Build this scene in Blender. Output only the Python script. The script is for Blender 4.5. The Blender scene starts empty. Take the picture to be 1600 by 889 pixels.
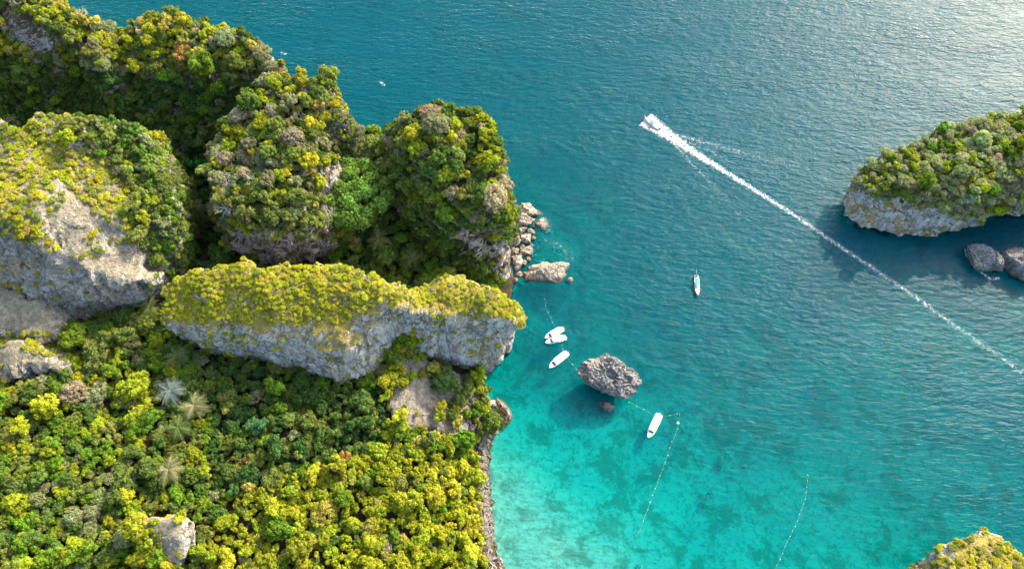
import bpy, math, random
import numpy as np
from mathutils import Vector, Matrix
from mathutils.bvhtree import BVHTree

SEED = 7
random.seed(SEED)
RNG = np.random.default_rng(SEED)
scene = bpy.context.scene
C = scene.collection

# ------------------------------------------------------------------ camera
CAM_H, TILT, FPX = 280.0, math.radians(25.0), 1081.0     # drone height, pitch off the vertical, focal length in photo pixels
cam_d = bpy.data.cameras.new('camera'); cam = bpy.data.objects.new('camera', cam_d); C.objects.link(cam)
cam.location = (0, 0, CAM_H); cam.rotation_euler = (TILT, 0, 0)
cam_d.sensor_width = 36.0; cam_d.lens = FPX / 1600 * 36.0
cam_d.clip_start = 1.0; cam_d.clip_end = 20000.0
scene.camera = cam

# ------------------------------------------------------------------ sky, sun, exposure
SUN_AZ, SUN_EL = math.radians(43.0), math.radians(33.0)   # azimuth clockwise from +Y
world = bpy.data.worlds.new('World'); scene.world = world; world.use_nodes = True
wn = world.node_tree.nodes; wl = world.node_tree.links
sky = wn.new('ShaderNodeTexSky'); sky.sky_type = 'NISHITA'; sky.sun_disc = False
sky.sun_elevation = SUN_EL; sky.sun_rotation = SUN_AZ
sky.altitude = 100; sky.air_density = 1.0; sky.dust_density = 4.5
bg = wn['Background']; bg.inputs['Strength'].default_value = 0.15
wl.new(sky.outputs[0], bg.inputs['Color'])
sun_d = bpy.data.lights.new('sun', 'SUN'); sun_d.energy = 2.1; sun_d.angle = math.radians(0.5); sun_d.color = (1.0, 0.87, 0.66)
sun = bpy.data.objects.new('sun', sun_d); C.objects.link(sun)
to_sun = Vector((math.sin(SUN_AZ) * math.cos(SUN_EL), math.cos(SUN_AZ) * math.cos(SUN_EL), math.sin(SUN_EL)))
sun.rotation_euler = to_sun.to_track_quat('Z', 'Y').to_euler(); sun.location = to_sun * 400
vs = scene.view_settings; vs.view_transform = 'Standard'; vs.look = 'None'; vs.gamma = 1.0; vs.use_curve_mapping = False
vs.exposure = 2.08
scene.cycles.use_denoising = True
scene.cycles.max_bounces = 5; scene.cycles.diffuse_bounces = 3; scene.cycles.use_adaptive_sampling = True; scene.cycles.adaptive_threshold = 0.02; scene.cycles.caustics_reflective = False; scene.cycles.caustics_refractive = False; scene.cycles.transparent_max_bounces = 12
scene.cycles.sample_clamp_indirect = 4.0

# ------------------------------------------------------------------ survey helpers
cT, sT = math.cos(TILT), math.sin(TILT)
def W(px, py, z=0.0):
    """ground point at height z seen at a photo pixel"""
    cx, cy = (px - 800.0) / FPX, -(py - 444.5) / FPX
    dx, dy, dz = cx, cy * cT + sT, cy * sT - cT
    k = (z - CAM_H) / dz
    return (dx * k, dy * k, z)
def PIX(p):
    """photo pixel of world points (n,3)"""
    p = np.asarray(p, float).reshape(-1, 3)
    x, y, z = p[:, 0], p[:, 1], p[:, 2] - CAM_H
    f = y * sT - z * cT; u = y * cT + z * sT
    return np.stack([800 + FPX * x / f, 444.5 - FPX * u / f], 1)

# ------------------------------------------------------------------ noise
_perm = np.random.default_rng(3).permutation(256); _perm = np.concatenate([_perm, _perm])
_grad = np.random.default_rng(4).normal(size=(256, 3)); _grad /= np.linalg.norm(_grad, axis=1)[:, None]
def perlin(p):
    p = np.asarray(p, np.float64); i = np.floor(p).astype(np.int64); f = p - i; i &= 255
    u = f * f * f * (f * (f * 6 - 15) + 10)
    out = 0.0
    for dx in (0, 1):
        wx = u[:, 0] if dx else 1 - u[:, 0]
        for dy in (0, 1):
            wy = u[:, 1] if dy else 1 - u[:, 1]
            for dz in (0, 1):
                wz = u[:, 2] if dz else 1 - u[:, 2]
                h = _perm[_perm[_perm[(i[:, 0] + dx) & 255] + ((i[:, 1] + dy) & 255)] + ((i[:, 2] + dz) & 255)]
                g = _grad[h]
                out = out + wx * wy * wz * ((f[:, 0] - dx) * g[:, 0] + (f[:, 1] - dy) * g[:, 1] + (f[:, 2] - dz) * g[:, 2])
    return out * 1.6
def fbm(p, octs=4, gain=0.5):
    a, s, t = 1.0, 1.0, 0.0
    for o in range(octs):
        t = t + a * perlin(np.asarray(p) * s + 17.3 * o); s *= 2.03; a *= gain
    return t
def ridged(p, octs=4):
    a, s, t = 1.0, 1.0, 0.0
    for o in range(octs):
        t = t + a * (1 - 2 * np.abs(perlin(np.asarray(p) * s + 11.7 * o))); s *= 2.1; a *= 0.5
    return t

_cj = np.random.default_rng(8).random((256, 3)); _cd = np.random.default_rng(9).normal(size=(256, 3)); _co = np.random.default_rng(10).normal(size=256)
def fracture(p, tilt=0.6):
    """blocky rock: every Voronoi cell has its own offset and its own tilted face"""
    i = np.floor(p).astype(np.int64); best = np.full(len(p), 1e9); out = np.zeros(len(p))
    for dx in (-1, 0, 1):
        for dy in (-1, 0, 1):
            for dz in (-1, 0, 1):
                j = i + np.array([dx, dy, dz]); h = _perm[_perm[_perm[j[:, 0] & 255] + (j[:, 1] & 255)] + (j[:, 2] & 255)]
                d = p - j - _cj[h]; d2 = (d * d).sum(1); m = d2 < best
                best = np.where(m, d2, best); out = np.where(m, _co[h] * .5 + (d * _cd[h]).sum(1) * tilt, out)
    return out

# ------------------------------------------------------------------ object helpers
def tag(o, label=None, cat=None, group=None, kind=None):
    if label: o['label'] = label
    if cat: o['category'] = cat
    if group: o['group'] = group
    if kind: o['kind'] = kind
    return o
def mesh_np(name, V, F, smooth=False):
    """mesh from numpy arrays; F is (m,3) or (m,4)"""
    V = np.ascontiguousarray(V, np.float32); F = np.ascontiguousarray(F, np.int32); k = F.shape[1]
    me = bpy.data.meshes.new(name)
    me.vertices.add(len(V)); me.vertices.foreach_set('co', V.ravel())
    me.loops.add(F.size); me.loops.foreach_set('vertex_index', F.ravel())
    me.polygons.add(len(F)); me.polygons.foreach_set('loop_start', np.arange(0, F.size, k, dtype=np.int32))
    me.polygons.foreach_set('loop_total', np.full(len(F), k, np.int32))
    me.polygons.foreach_set('use_smooth', np.full(len(F), smooth, bool))
    me.update(calc_edges=True); me.validate()
    return me
def fattr(me, name, vals):
    a = me.attributes.new(name, 'FLOAT', 'POINT'); a.data.foreach_set('value', np.asarray(vals, np.float32))
def obj(name, me, m=None, parent=None, loc=None, rot=None, scale=None):
    o = bpy.data.objects.new(name, me); C.objects.link(o)
    if m is not None and not me.materials: me.materials.append(m)
    if parent is not None: o.parent = parent
    if loc is not None: o.location = loc
    if rot is not None: o.rotation_euler = rot
    if scale is not None: o.scale = scale if hasattr(scale, '__len__') else (scale,) * 3
    return o
def empty(name, loc, rotz=0.0, scale=1.0):
    o = bpy.data.objects.new(name, None); C.objects.link(o); o.empty_display_size = 0.5
    o.location = loc; o.rotation_euler = (0, 0, rotz); o.scale = (scale,) * 3
    return o
class MB:
    """collects simple solids into one mesh"""
    def __init__(s): s.v = []; s.f = []
    def add(s, V, F):
        n = len(s.v); s.v += [tuple(p) for p in V]; s.f += [tuple(i + n for i in q) for q in F]; return s
    def box(s, c, d, taper=1.0):
        x, y, z = (k / 2 for k in d)
        V = [(c[0] + sx * x * (taper if sz > 0 else 1), c[1] + sy * y * (taper if sz > 0 else 1), c[2] + sz * z) for sz in (-1, 1) for sx, sy in ((-1, -1), (1, -1), (1, 1), (-1, 1))]
        return s.add(V, [(3, 2, 1, 0), (4, 5, 6, 7), (0, 1, 5, 4), (1, 2, 6, 5), (2, 3, 7, 6), (3, 0, 4, 7)])
    def tube(s, pts, rad, n=6):
        pts = [Vector(p) for p in pts]; rings = []
        for i, p in enumerate(pts):
            t = (pts[min(i + 1, len(pts) - 1)] - pts[max(i - 1, 0)]).normalized()
            a = t.cross(Vector((0, 0, 1)) if abs(t.z) < .95 else Vector((1, 0, 0))).normalized(); b = t.cross(a)
            r = rad[i] if hasattr(rad, '__len__') else rad
            rings.append([p + (a * math.cos(k * 2 * math.pi / n) + b * math.sin(k * 2 * math.pi / n)) * r for k in range(n)])
        V = [q for r in rings for q in r]; F = []
        for i in range(len(pts) - 1):
            for k in range(n):
                F.append((i * n + k, i * n + (k + 1) % n, (i + 1) * n + (k + 1) % n, (i + 1) * n + k))
        F.append(tuple(range(n))[::-1]); F.append(tuple((len(pts) - 1) * n + k for k in range(n)))
        return s.add(V, F)
    def loft(s, rings, closed=True, caps=True):
        n = len(rings[0]); V = [q for r in rings for q in r]; F = []
        for i in range(len(rings) - 1):
            for k in range(n if closed else n - 1):
                F.append((i * n + k, i * n + (k + 1) % n, (i + 1) * n + (k + 1) % n, (i + 1) * n + k))
        if caps: F.append(tuple(range(n))[::-1]); F.append(tuple((len(rings) - 1) * n + k for k in range(n)))
        return s.add(V, F)
    def mesh(s, name, smooth=False):
        me = bpy.data.meshes.new(name); me.from_pydata(s.v, [], s.f); me.update()
        if smooth: me.polygons.foreach_set('use_smooth', [True] * len(me.polygons))
        return me
    def build(s, name, m, parent=None, smooth=False, **k):
        return obj(name, s.mesh(name, smooth), m, parent, **k)

# ------------------------------------------------------------------ materials
def mat(name):
    m = bpy.data.materials.new(name); m.use_nodes = True; nt = m.node_tree; nt.nodes.clear()
    out = nt.nodes.new('ShaderNodeOutputMaterial')
    return m, nt, out
def N(nt, typ, **kw):
    n = nt.nodes.new(typ)
    for k, v in kw.items():
        if k.startswith('i_'):
            key = k[2:]; key = int(key) if key.isdigit() else key.replace('_', ' ')
            n.inputs[key].default_value = v
        else: setattr(n, k, v)
    return n
def ramp(nt, fac, stops):
    r = nt.nodes.new('ShaderNodeValToRGB'); e = r.color_ramp.elements
    while len(e) < len(stops): e.new(0.5)
    for el, (p, c) in zip(e, stops): el.position = p; el.color = (*c, 1) if len(c) == 3 else c
    nt.links.new(fac, r.inputs[0]); return r.outputs[0]
def mixc(nt, fac, a, b, blend='MIX'):
    n = nt.nodes.new('ShaderNodeMix'); n.data_type = 'RGBA'; n.blend_type = blend
    for s, v in ((0, fac), (6, a), (7, b)):
        if hasattr(v, 'links') or hasattr(v, 'is_linked'): nt.links.new(v, n.inputs[s])
        else: n.inputs[s].default_value = v if s == 0 else ((*v, 1) if len(v) == 3 else v)
    return n.outputs[2]
def math_(nt, op, a, b=None, clamp=False):
    n = nt.nodes.new('ShaderNodeMath'); n.operation = op; n.use_clamp = clamp
    for s, v in ((0, a), (1, b)):
        if v is None: continue
        if hasattr(v, 'is_linked'): nt.links.new(v, n.inputs[s])
        else: n.inputs[s].default_value = v
    return n.outputs[0]
def mapping(nt, scale=(1, 1, 1), rot=(0, 0, 0), coord='Object', loc=(0, 0, 0)):
    t = nt.nodes.new('ShaderNodeTexCoord'); mp = nt.nodes.new('ShaderNodeMapping')
    mp.inputs['Scale'].default_value = scale; mp.inputs['Rotation'].default_value = rot; mp.inputs['Location'].default_value = loc
    nt.links.new(t.outputs[coord], mp.inputs[0]); return mp.outputs[0]
def noise(nt, vec, scale, detail=4.0, rough=0.55, dist=0.0):
    n = N(nt, 'ShaderNodeTexNoise', i_Scale=scale, i_Detail=detail, i_Roughness=rough, i_Distortion=dist)
    nt.links.new(vec, n.inputs['Vector']); return n.outputs[0]
def maprange(nt, v, a, b, c=0.0, d=1.0):
    n = N(nt, 'ShaderNodeMapRange'); nt.links.new(v, n.inputs[0])
    for i, x in enumerate((a, b, c, d)): n.inputs[i + 1].default_value = x
    return n.outputs[0]

def rock_material(name, pale, dark, stain, soil=None, moss=0.5, wet=True, fine=1.0):
    m, nt, out = mat(name); L = nt.links
    p = mapping(nt); pv = mapping(nt, (1, 1, 0.22))
    big = noise(nt, p, 0.06, 3, 0.5)
    flute = noise(nt, pv, 0.42 * fine, 6, 0.68, 0.6)
    fin = noise(nt, p, 1.3 * fine, 6, 0.7)
    col = ramp(nt, math_(nt, 'ADD', math_(nt, 'MULTIPLY', flute, 0.6), math_(nt, 'MULTIPLY', fin, 0.4)),
               [(0.36, dark), (0.44, tuple(0.5 * (a + b) for a, b in zip(dark, pale))), (0.51, pale), (0.62, tuple(min(0.7, 1.25 * a) for a in pale))])
    st = maprange(nt, noise(nt, mapping(nt, (1, 1, 0.12), loc=(31, 5, 2)), 0.14, 5, 0.65, 1.0), 0.52, 0.66)
    col = mixc(nt, math_(nt, 'MULTIPLY', st, 0.75), col, stain)
    cr = N(nt, 'ShaderNodeTexVoronoi', feature='DISTANCE_TO_EDGE', i_Scale=0.10 * fine)
    wob = N(nt, 'ShaderNodeVectorMath', operation='ADD'); L.new(mapping(nt, (1, 1, 0.5)), wob.inputs[0])
    nz = N(nt, 'ShaderNodeTexNoise', i_Scale=0.35, i_Detail=4.0); L.new(p, nz.inputs['Vector'])
    sc = N(nt, 'ShaderNodeVectorMath', operation='SCALE'); L.new(nz.outputs[1], sc.inputs[0]); sc.inputs['Scale'].default_value = 5.0
    L.new(sc.outputs[0], wob.inputs[1]); L.new(wob.outputs[0], cr.inputs['Vector'])
    crack = maprange(nt, cr.outputs[0], 0.0, 0.045, 0.8, 0.0)
    col = mixc(nt, crack, col, tuple(0.35 * a for a in dark))
    stk = maprange(nt, noise(nt, mapping(nt, (1, 1, 0.07), loc=(3, 71, 2)), 0.55 * fine, 5, 0.65, 0.5), 0.54, 0.64)
    col = mixc(nt, math_(nt, 'MULTIPLY', stk, 0.68), col, tuple(0.8 * a for a in dark))
    if moss:
        mo = maprange(nt, noise(nt, mapping(nt, (1, 1, 0.6), loc=(7, 3, 9)), 0.15, 6, 0.7), 0.56, 0.62)
        col = mixc(nt, math_(nt, 'MULTIPLY', mo, moss), col, (0.075, 0.09, 0.03))
    g = N(nt, 'ShaderNodeNewGeometry'); sx = N(nt, 'ShaderNodeSeparateXYZ'); L.new(g.outputs['Normal'], sx.inputs[0])
    if soil:
        fl = math_(nt, 'ADD', sx.outputs[2], math_(nt, 'MULTIPLY', math_(nt, 'SUBTRACT', fin, 0.5), 0.9))
        so = mixc(nt, maprange(nt, noise(nt, p, 0.5, 5, 0.7), 0.35, 0.65), tuple(0.45 * a for a in soil), soil)
        col = mixc(nt, maprange(nt, fl, 0.58, 0.74), col, so)
    if wet:
        sp = N(nt, 'ShaderNodeSeparateXYZ'); L.new(g.outputs['Position'], sp.inputs[0])
        wl_ = maprange(nt, math_(nt, 'ADD', sp.outputs[2], math_(nt, 'MULTIPLY', fin, -1.6)), -0.1, 0.9, 0.75, 0.0)
        col = mixc(nt, wl_, col, (0.045, 0.035, 0.022))
    b = N(nt, 'ShaderNodeBsdfPrincipled', i_Roughness=0.92); b.inputs['Specular IOR Level'].default_value = 0.2
    L.new(col, b.inputs['Base Color'])
    h = math_(nt, 'ADD', math_(nt, 'MULTIPLY', flute, 1.0), math_(nt, 'MULTIPLY', fin, 0.45))
    bp = N(nt, 'ShaderNodeBump', i_Strength=1.0, i_Distance=2.2 / fine); L.new(h, bp.inputs['Height']); L.new(bp.outputs[0], b.inputs['Normal'])
    L.new(b.outputs[0], out.inputs[0]); return m
M_CLIFF = rock_material('limestone_cliff', (0.35, 0.345, 0.325), (0.12, 0.12, 0.115), (0.42, 0.30, 0.17), soil=(0.12, 0.085, 0.04))
M_CRAG = rock_material('crag_rock', (0.38, 0.37, 0.34), (0.11, 0.107, 0.10), (0.45, 0.34, 0.20), soil=(0.34, 0.30, 0.21), moss=0.4)
M_RIDGE = rock_material('limestone_ridge', (0.47, 0.465, 0.44), (0.15, 0.15, 0.146), (0.48, 0.37, 0.22), soil=(0.34, 0.28, 0.06), moss=0.45)
M_GROUND = rock_material('forest_soil', (0.22, 0.20, 0.17), (0.08, 0.07, 0.06), (0.20, 0.17, 0.13), soil=(0.055, 0.045, 0.022), moss=0.4)
M_GULLY = rock_material('scree_gully', (0.40, 0.375, 0.34), (0.17, 0.16, 0.14), (0.40, 0.30, 0.20), soil=(0.31, 0.275, 0.22), moss=0.2)
M_BOULDER = rock_material('boulder_rock', (0.36, 0.315, 0.255), (0.095, 0.082, 0.066), (0.42, 0.29, 0.18), moss=0.0, fine=2.2)
M_GREYROCK = rock_material('grey_karst', (0.22, 0.222, 0.21), (0.03, 0.031, 0.03), (0.30, 0.24, 0.17), moss=0.0, fine=2.2)

def leaf_material(name, default, trans=0.40):
    m, nt, out = mat(name); L = nt.links
    a = N(nt, 'ShaderNodeAttribute', attribute_type='INSTANCER', attribute_name='tint')
    v = N(nt, 'ShaderNodeAttribute', attribute_type='GEOMETRY', attribute_name='var')
    hs = N(nt, 'ShaderNodeHueSaturation')
    L.new(maprange(nt, v.outputs['Fac'], 0, 1, 0.485, 0.512), hs.inputs['Hue'])
    L.new(maprange(nt, v.outputs['Fac'], 0, 1, 0.62, 1.42), hs.inputs['Value'])
    L.new(a.outputs['Color'], hs.inputs['Color'])
    d = N(nt, 'ShaderNodeBsdfDiffuse'); t = N(nt, 'ShaderNodeBsdfTranslucent'); mx = N(nt, 'ShaderNodeMixShader', i_0=trans)
    L.new(hs.outputs[0], d.inputs[0]); L.new(hs.outputs[0], t.inputs[0]); L.new(d.outputs[0], mx.inputs[1]); L.new(t.outputs[0], mx.inputs[2])
    L.new(mx.outputs[0], out.inputs[0]); return m
M_LEAF = leaf_material('foliage', (0.1, 0.14, 0.03))
def plain(name, col, rough=0.6, var=0.25, scale=3.0, metal=0.0):
    m, nt, out = mat(name); p = mapping(nt)
    b = N(nt, 'ShaderNodeBsdfPrincipled', i_Roughness=rough, i_Metallic=metal)
    nn = noise(nt, p, scale, 5, 0.6)
    c = mixc(nt, nn, tuple(a * (1 - var) for a in col), tuple(min(1, a * (1 + var)) for a in col))
    nt.links.new(c, b.inputs['Base Color']); nt.links.new(b.outputs[0], out.inputs[0]); return m
M_BARK = plain('bark', (0.17, 0.13, 0.09), 0.9)
M_DEAD = plain('bleached_wood', (0.46, 0.43, 0.38), 0.85)
M_WHITE = plain('white_gelcoat', (0.80, 0.80, 0.78), 0.35, 0.05)
M_CANVAS = plain('white_canvas', (0.82, 0.81, 0.78), 0.7, 0.04)
M_GLASS = plain('dark_screen', (0.05, 0.09, 0.11), 0.15, 0.1)
M_MOTOR = plain('motor_black', (0.04, 0.04, 0.045), 0.4, 0.1)
M_GREYDECK = plain('deck_grey', (0.35, 0.36, 0.36), 0.7, 0.2)
M_BLUE = plain('blue_tarpaulin', (0.02, 0.33, 0.48), 0.6, 0.2)
M_TEAK = plain('worn_planks', (0.45, 0.32, 0.24), 0.8, 0.35, 6)
M_HULLWOOD = plain('hull_wood', (0.42, 0.34, 0.27), 0.7, 0.2, 4)
M_ROPE = plain('rope', (0.22, 0.30, 0.30), 0.9, 0.1)
M_BUOY = plain('buoy_white', (0.8, 0.8, 0.78), 0.5, 0.05)

# ------------------------------------------------------------------ implicit landforms
def sdf_poly(poly, X, Y):
    P = np.asarray(poly, float); d2 = np.full(X.shape, 1e18); s = np.zeros(X.shape, bool)
    for i in range(len(P)):
        a, b = P[i], P[(i + 1) % len(P)]; ex, ey = b - a; wx, wy = X - a[0], Y - a[1]
        t = np.clip((wx * ex + wy * ey) / (ex * ex + ey * ey + 1e-9), 0, 1)
        d2 = np.minimum(d2, (wx - ex * t) ** 2 + (wy - ey * t) ** 2)
        c = ((a[1] > Y) != (b[1] > Y)) & (X < (b[0] - a[0]) * (Y - a[1]) / (b[1] - a[1] + 1e-12) + a[0]); s ^= c
    return np.where(s, -1, 1) * np.sqrt(d2)
def rbf(spots, X, Y):
    S = np.array([W(*s)[:2] for s in spots]); z = np.array([s[2] for s in spots], float); return rbf_xy(S, z, X, Y)
def rbf_xy(S, z, X, Y):
    n = len(S); K = np.sqrt(((S[:, None] - S[None]) ** 2).sum(-1) + 4.0)
    A = np.zeros((n + 1, n + 1)); A[:n, :n] = K; A[:n, n] = 1; A[n, :n] = 1
    c = np.linalg.solve(A + 1e-6 * np.eye(n + 1), np.append(z, 0)); out = np.full(X.shape, c[n])
    for i in range(n): out = out + c[i] * np.sqrt((X - S[i, 0]) ** 2 + (Y - S[i, 1]) ** 2 + 4.0)
    return out
def surface_nets(F, org, h):
    ins = F < 0
    a = ins[:-1, :-1, :-1].astype(np.int8)
    cnt = np.zeros_like(a)
    for dx in (0, 1):
        for dy in (0, 1):
            for dz in (0, 1):
                cnt += ins[dx:F.shape[0] - 1 + dx, dy:F.shape[1] - 1 + dy, dz:F.shape[2] - 1 + dz]
    act = (cnt > 0) & (cnt < 8); I, J, K = np.nonzero(act); n = len(I)
    idx = np.full(act.shape, -1, np.int64); idx[I, J, K] = np.arange(n)
    cor = [(x, y, z) for x in (0, 1) for y in (0, 1) for z in (0, 1)]
    val = {c: F[I + c[0], J + c[1], K + c[2]] for c in cor}
    acc = np.zeros((n, 3)); num = np.zeros(n)
    for p in cor:
        for ax in range(3):
            if p[ax]: continue
            q = list(p); q[ax] = 1; q = tuple(q); fa, fb = val[p], val[q]; m = (fa < 0) != (fb < 0)
            t = np.where(m, fa / np.where(m, fa - fb, 1), 0)
            for k in range(3): acc[:, k] += np.where(m, p[k] + (t if k == ax else 0), 0)
            num += m
    V = np.stack([I, J, K], 1) + acc / num[:, None]; V = V * h + np.asarray(org)
    quads = []
    for ax in range(3):
        sl0 = [slice(None)] * 3; sl1 = [slice(None)] * 3; sl0[ax] = slice(0, -1); sl1[ax] = slice(1, None)
        ch = ins[tuple(sl0)] != ins[tuple(sl1)]; P = np.stack(np.nonzero(ch), 1)
        o1, o2 = [k for k in range(3) if k != ax]
        P = P[(P[:, o1] > 0) & (P[:, o2] > 0) & (P[:, o1] < F.shape[o1] - 1) & (P[:, o2] < F.shape[o2] - 1)]
        cc = []
        for d1, d2 in ((1, 1), (0, 1), (0, 0), (1, 0)):
            Q = P.copy(); Q[:, o1] -= d1; Q[:, o2] -= d2; cc.append(idx[Q[:, 0], Q[:, 1], Q[:, 2]])
        q = np.stack(cc, 1); fl = ins[P[:, 0], P[:, 1], P[:, 2]] ^ (ax == 1)
        q = np.where(fl[:, None], q, q[:, ::-1]); quads.append(q)
    return V, np.concatenate(quads)
def vnormals(V, Q):
    d1, d2 = V[Q[:, 2]] - V[Q[:, 0]], V[Q[:, 3]] - V[Q[:, 1]]; fn = np.cross(d1, d2); n = np.zeros_like(V)
    for k in range(4):
        for c in range(3): n[:, c] += np.bincount(Q[:, k], fn[:, c], len(V))
    return n / (np.linalg.norm(n, axis=1)[:, None] + 1e-9)

LAND = {}           # name -> dict(V, Q, N)
COAST = []          # z=0 outlines
def level_poly(z, pts):
    """outline of a landform at height z; a point may carry its own reference height (px, py, zref)"""
    return [W(p[0], p[1], p[2] if len(p) > 2 else z)[:2] for p in pts]
def landform(name, label, levels, spots, material, h=0.9, rough=1.0, rnd=2.5, fluting=1.0, coast=True, canopy=0.0, bump=0.75, frac=1.0):
    polys = [(z, level_poly(z, p)) for z, p in levels]
    allp = np.array([q for _, p in polys for q in p]); mar = 8
    ztop = max(s[2] for s in spots) + 6
    x0, y0 = allp.min(0) - mar; x1, y1 = allp.max(0) + mar
    xs = np.arange(x0, x1, h); ys = np.arange(y0, y1, h); zs = np.arange(-4, ztop, h)
    X, Y = np.meshgrid(xs, ys, indexing='ij')
    fl = np.stack([X.ravel(), Y.ravel(), np.zeros(X.size)], 1)
    wob = (fbm(fl * 0.045, 3) * 3.0 + fbm(fl * 0.16 + 9, 3) * 1.3).reshape(X.shape) * rough + 0.22 * canopy
    ds = [(z, (sdf_poly(p, X, Y) + wob).astype(np.float32)) for z, p in polys]
    if coast: COAST.append(polys[0][1])
    top = rbf(spots, X, Y) + (fbm(fl * 0.06 + 40, 3) * 2.2 * rough).reshape(X.shape)
    top = np.minimum(top - canopy, ztop - 2).astype(np.float32)
    F = np.empty((len(xs), len(ys), len(zs)), np.float32)
    for k, z in enumerate(zs):
        if z <= ds[0][0]: d = ds[0][1]
        elif z >= ds[-1][0]: d = ds[-1][1]
        else:
            for i in range(len(ds) - 1):
                if ds[i][0] <= z <= ds[i + 1][0]:
                    t = (z - ds[i][0]) / (ds[i + 1][0] - ds[i][0]); d = ds[i][1] * (1 - t) + ds[i + 1][1] * t
        b = (z - top) * 0.8
        e = np.clip(0.5 + 0.5 * (d - b) / rnd, 0, 1); F[:, :, k] = b * (1 - e) + d * e + rnd * e * (1 - e)
    V, Q = surface_nets(F, (x0, y0, -4), h)
    nrm = vnormals(V, Q)
    steep = np.clip(1.25 - np.abs(nrm[:, 2]) * 1.1, 0.12, 1)
    pv = V * np.array([1, 1, 0.30])
    disp = ridged(pv * 0.075 + 3, 4) * 1.3 * fluting + fbm(V * 0.22 + 5, 4) * 0.6 + ridged(V * np.array([.3, .3, .22]) + 8, 3) * 0.45
    led = np.abs(((V[:, 2] + fbm(V * 0.05, 2) * 5) / 6.5) % 1 - 0.5) * 2      # bedding ledges
    disp = disp * bump + (led - 0.5) * 0.8 * bump
    sel = (np.abs(nrm[:, 2]) < .88) & (name != 'forest_ground'); q = V[sel]
    wv = q + np.stack([fbm(q * .2, 2), fbm(q * .2 + 31, 2), fbm(q * .2 + 63, 2)], 1) * .8
    fr_ = fracture(wv * np.array([.13, .13, .085])) * 1.5 + fracture(wv * np.array([.34, .34, .26]) + 7) * .7
    disp[sel] += fr_ * frac
    V = V + nrm * (disp * steep * rough)[:, None]
    nrm = vnormals(V, Q)
    me = mesh_np(name, V, Q, False); o = obj(name, me, material)
    tag(o, label, 'cliff', kind='structure')
    LAND[o.name] = dict(V=V, Q=Q, N=nrm, top=o)
    return o

# ------------------------------------------------------------------ the land
ground_coast = [(-260, 60), (-260, 1250), (790, 1250), (778, 950), (768, 889), (763, 830), (760, 760), (756, 700), (775, 672), (778, 640), (752, 622), (748, 596), (752, 585), (770, 565), (790, 480), (800, 445), (790, 300), (720, 200), (560, 230), (420, 140), (200, 70)]
landform('forest_ground', 'wooded slope of dark soil falling to the rocky shore',
    [(0, ground_coast), (12, [(-260, 60), (-260, 1250), (740, 1250), (725, 950), (722, 889), (715, 830), (712, 760), (705, 700), (715, 672), (712, 640), (725, 622), (720, 596), (730, 585), (750, 560), (760, 480), (770, 445), (760, 300), (700, 220), (560, 240), (420, 150), (200, 80)])],
    [(780, 889, 2), (765, 760, 2), (765, 660, 2), (735, 620, 8), (720, 700, 11), (690, 660, 11), (640, 600, 17), (655, 560, 16), (600, 600, 22), (600, 700, 20), (660, 800, 17), (600, 889, 20), (450, 640, 24), (330, 580, 24), (300, 700, 26), (300, 830, 27), (150, 700, 32), (0, 700, 36), (0, 889, 36), (500, 850, 23), (-200, 800, 38), (-200, 400, 40), (-200, 150, 30), (300, 1150, 25), (700, 1150, 10), (0, 1150, 36),
     (120, 560, 30), (260, 470, 24), (220, 500, 26), (310, 330, 14), (300, 250, 14), (330, 400, 16), (150, 215, 20), (0, 215, 26), (450, 410, 14), (560, 390, 16), (600, 350, 20), (660, 400, 14), (720, 420, 8), (780, 440, 3), (560, 260, 26)],
    M_GROUND, h=1.1, rough=0.6)

landform('limestone_slab', 'long pale limestone slab with a yellow shrub top and sheer grey face',
    [(2, [(262, 455, 55), (300, 416, 57), (390, 409, 61), (480, 407, 61), (560, 415, 60), (620, 440, 56), (655, 470, 55), (640, 520, 20), (612, 535, 20), (585, 560, 20), (545, 580, 20), (500, 570, 20), (420, 555, 20), (330, 540, 20), (275, 505, 20)]),
     (24, [(256, 445, 55), (300, 416, 57), (390, 409, 61), (480, 407, 61), (560, 415, 60), (620, 438, 55), (665, 472, 55), (650, 515), (625, 536), (590, 573), (545, 595), (500, 582), (420, 567), (330, 546), (270, 508)]),
     (44, [(252, 440, 55), (300, 416, 57), (390, 409, 61), (480, 407, 61), (560, 415, 60), (620, 436, 55), (668, 474, 55), (655, 495), (630, 496), (595, 522), (545, 540), (490, 540), (410, 532), (335, 522), (268, 498)]),
     (54, [(252, 442, 51), (300, 416, 57), (390, 409, 61), (480, 407, 61), (560, 415, 60), (620, 440, 56), (668, 472, 50), (650, 480, 50), (622, 472, 52), (596, 488, 52), (540, 500, 51), (480, 507, 51), (400, 505, 51), (340, 500, 50), (285, 494, 49), (262, 476, 49)])],
    [(252, 440, 50), (300, 413, 56), (390, 405, 60), (480, 402, 60), (560, 411, 59), (620, 436, 55), (665, 470, 49), (650, 480, 49), (592, 490, 52), (540, 504, 51), (480, 512, 51), (400, 510, 51), (340, 505, 50), (270, 490, 48), (420, 450, 60), (520, 450, 59), (330, 450, 56), (600, 460, 56)],
    M_RIDGE, h=0.62, rough=0.85, rnd=1.6, coast=False, canopy=1.2, frac=.55)
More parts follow.
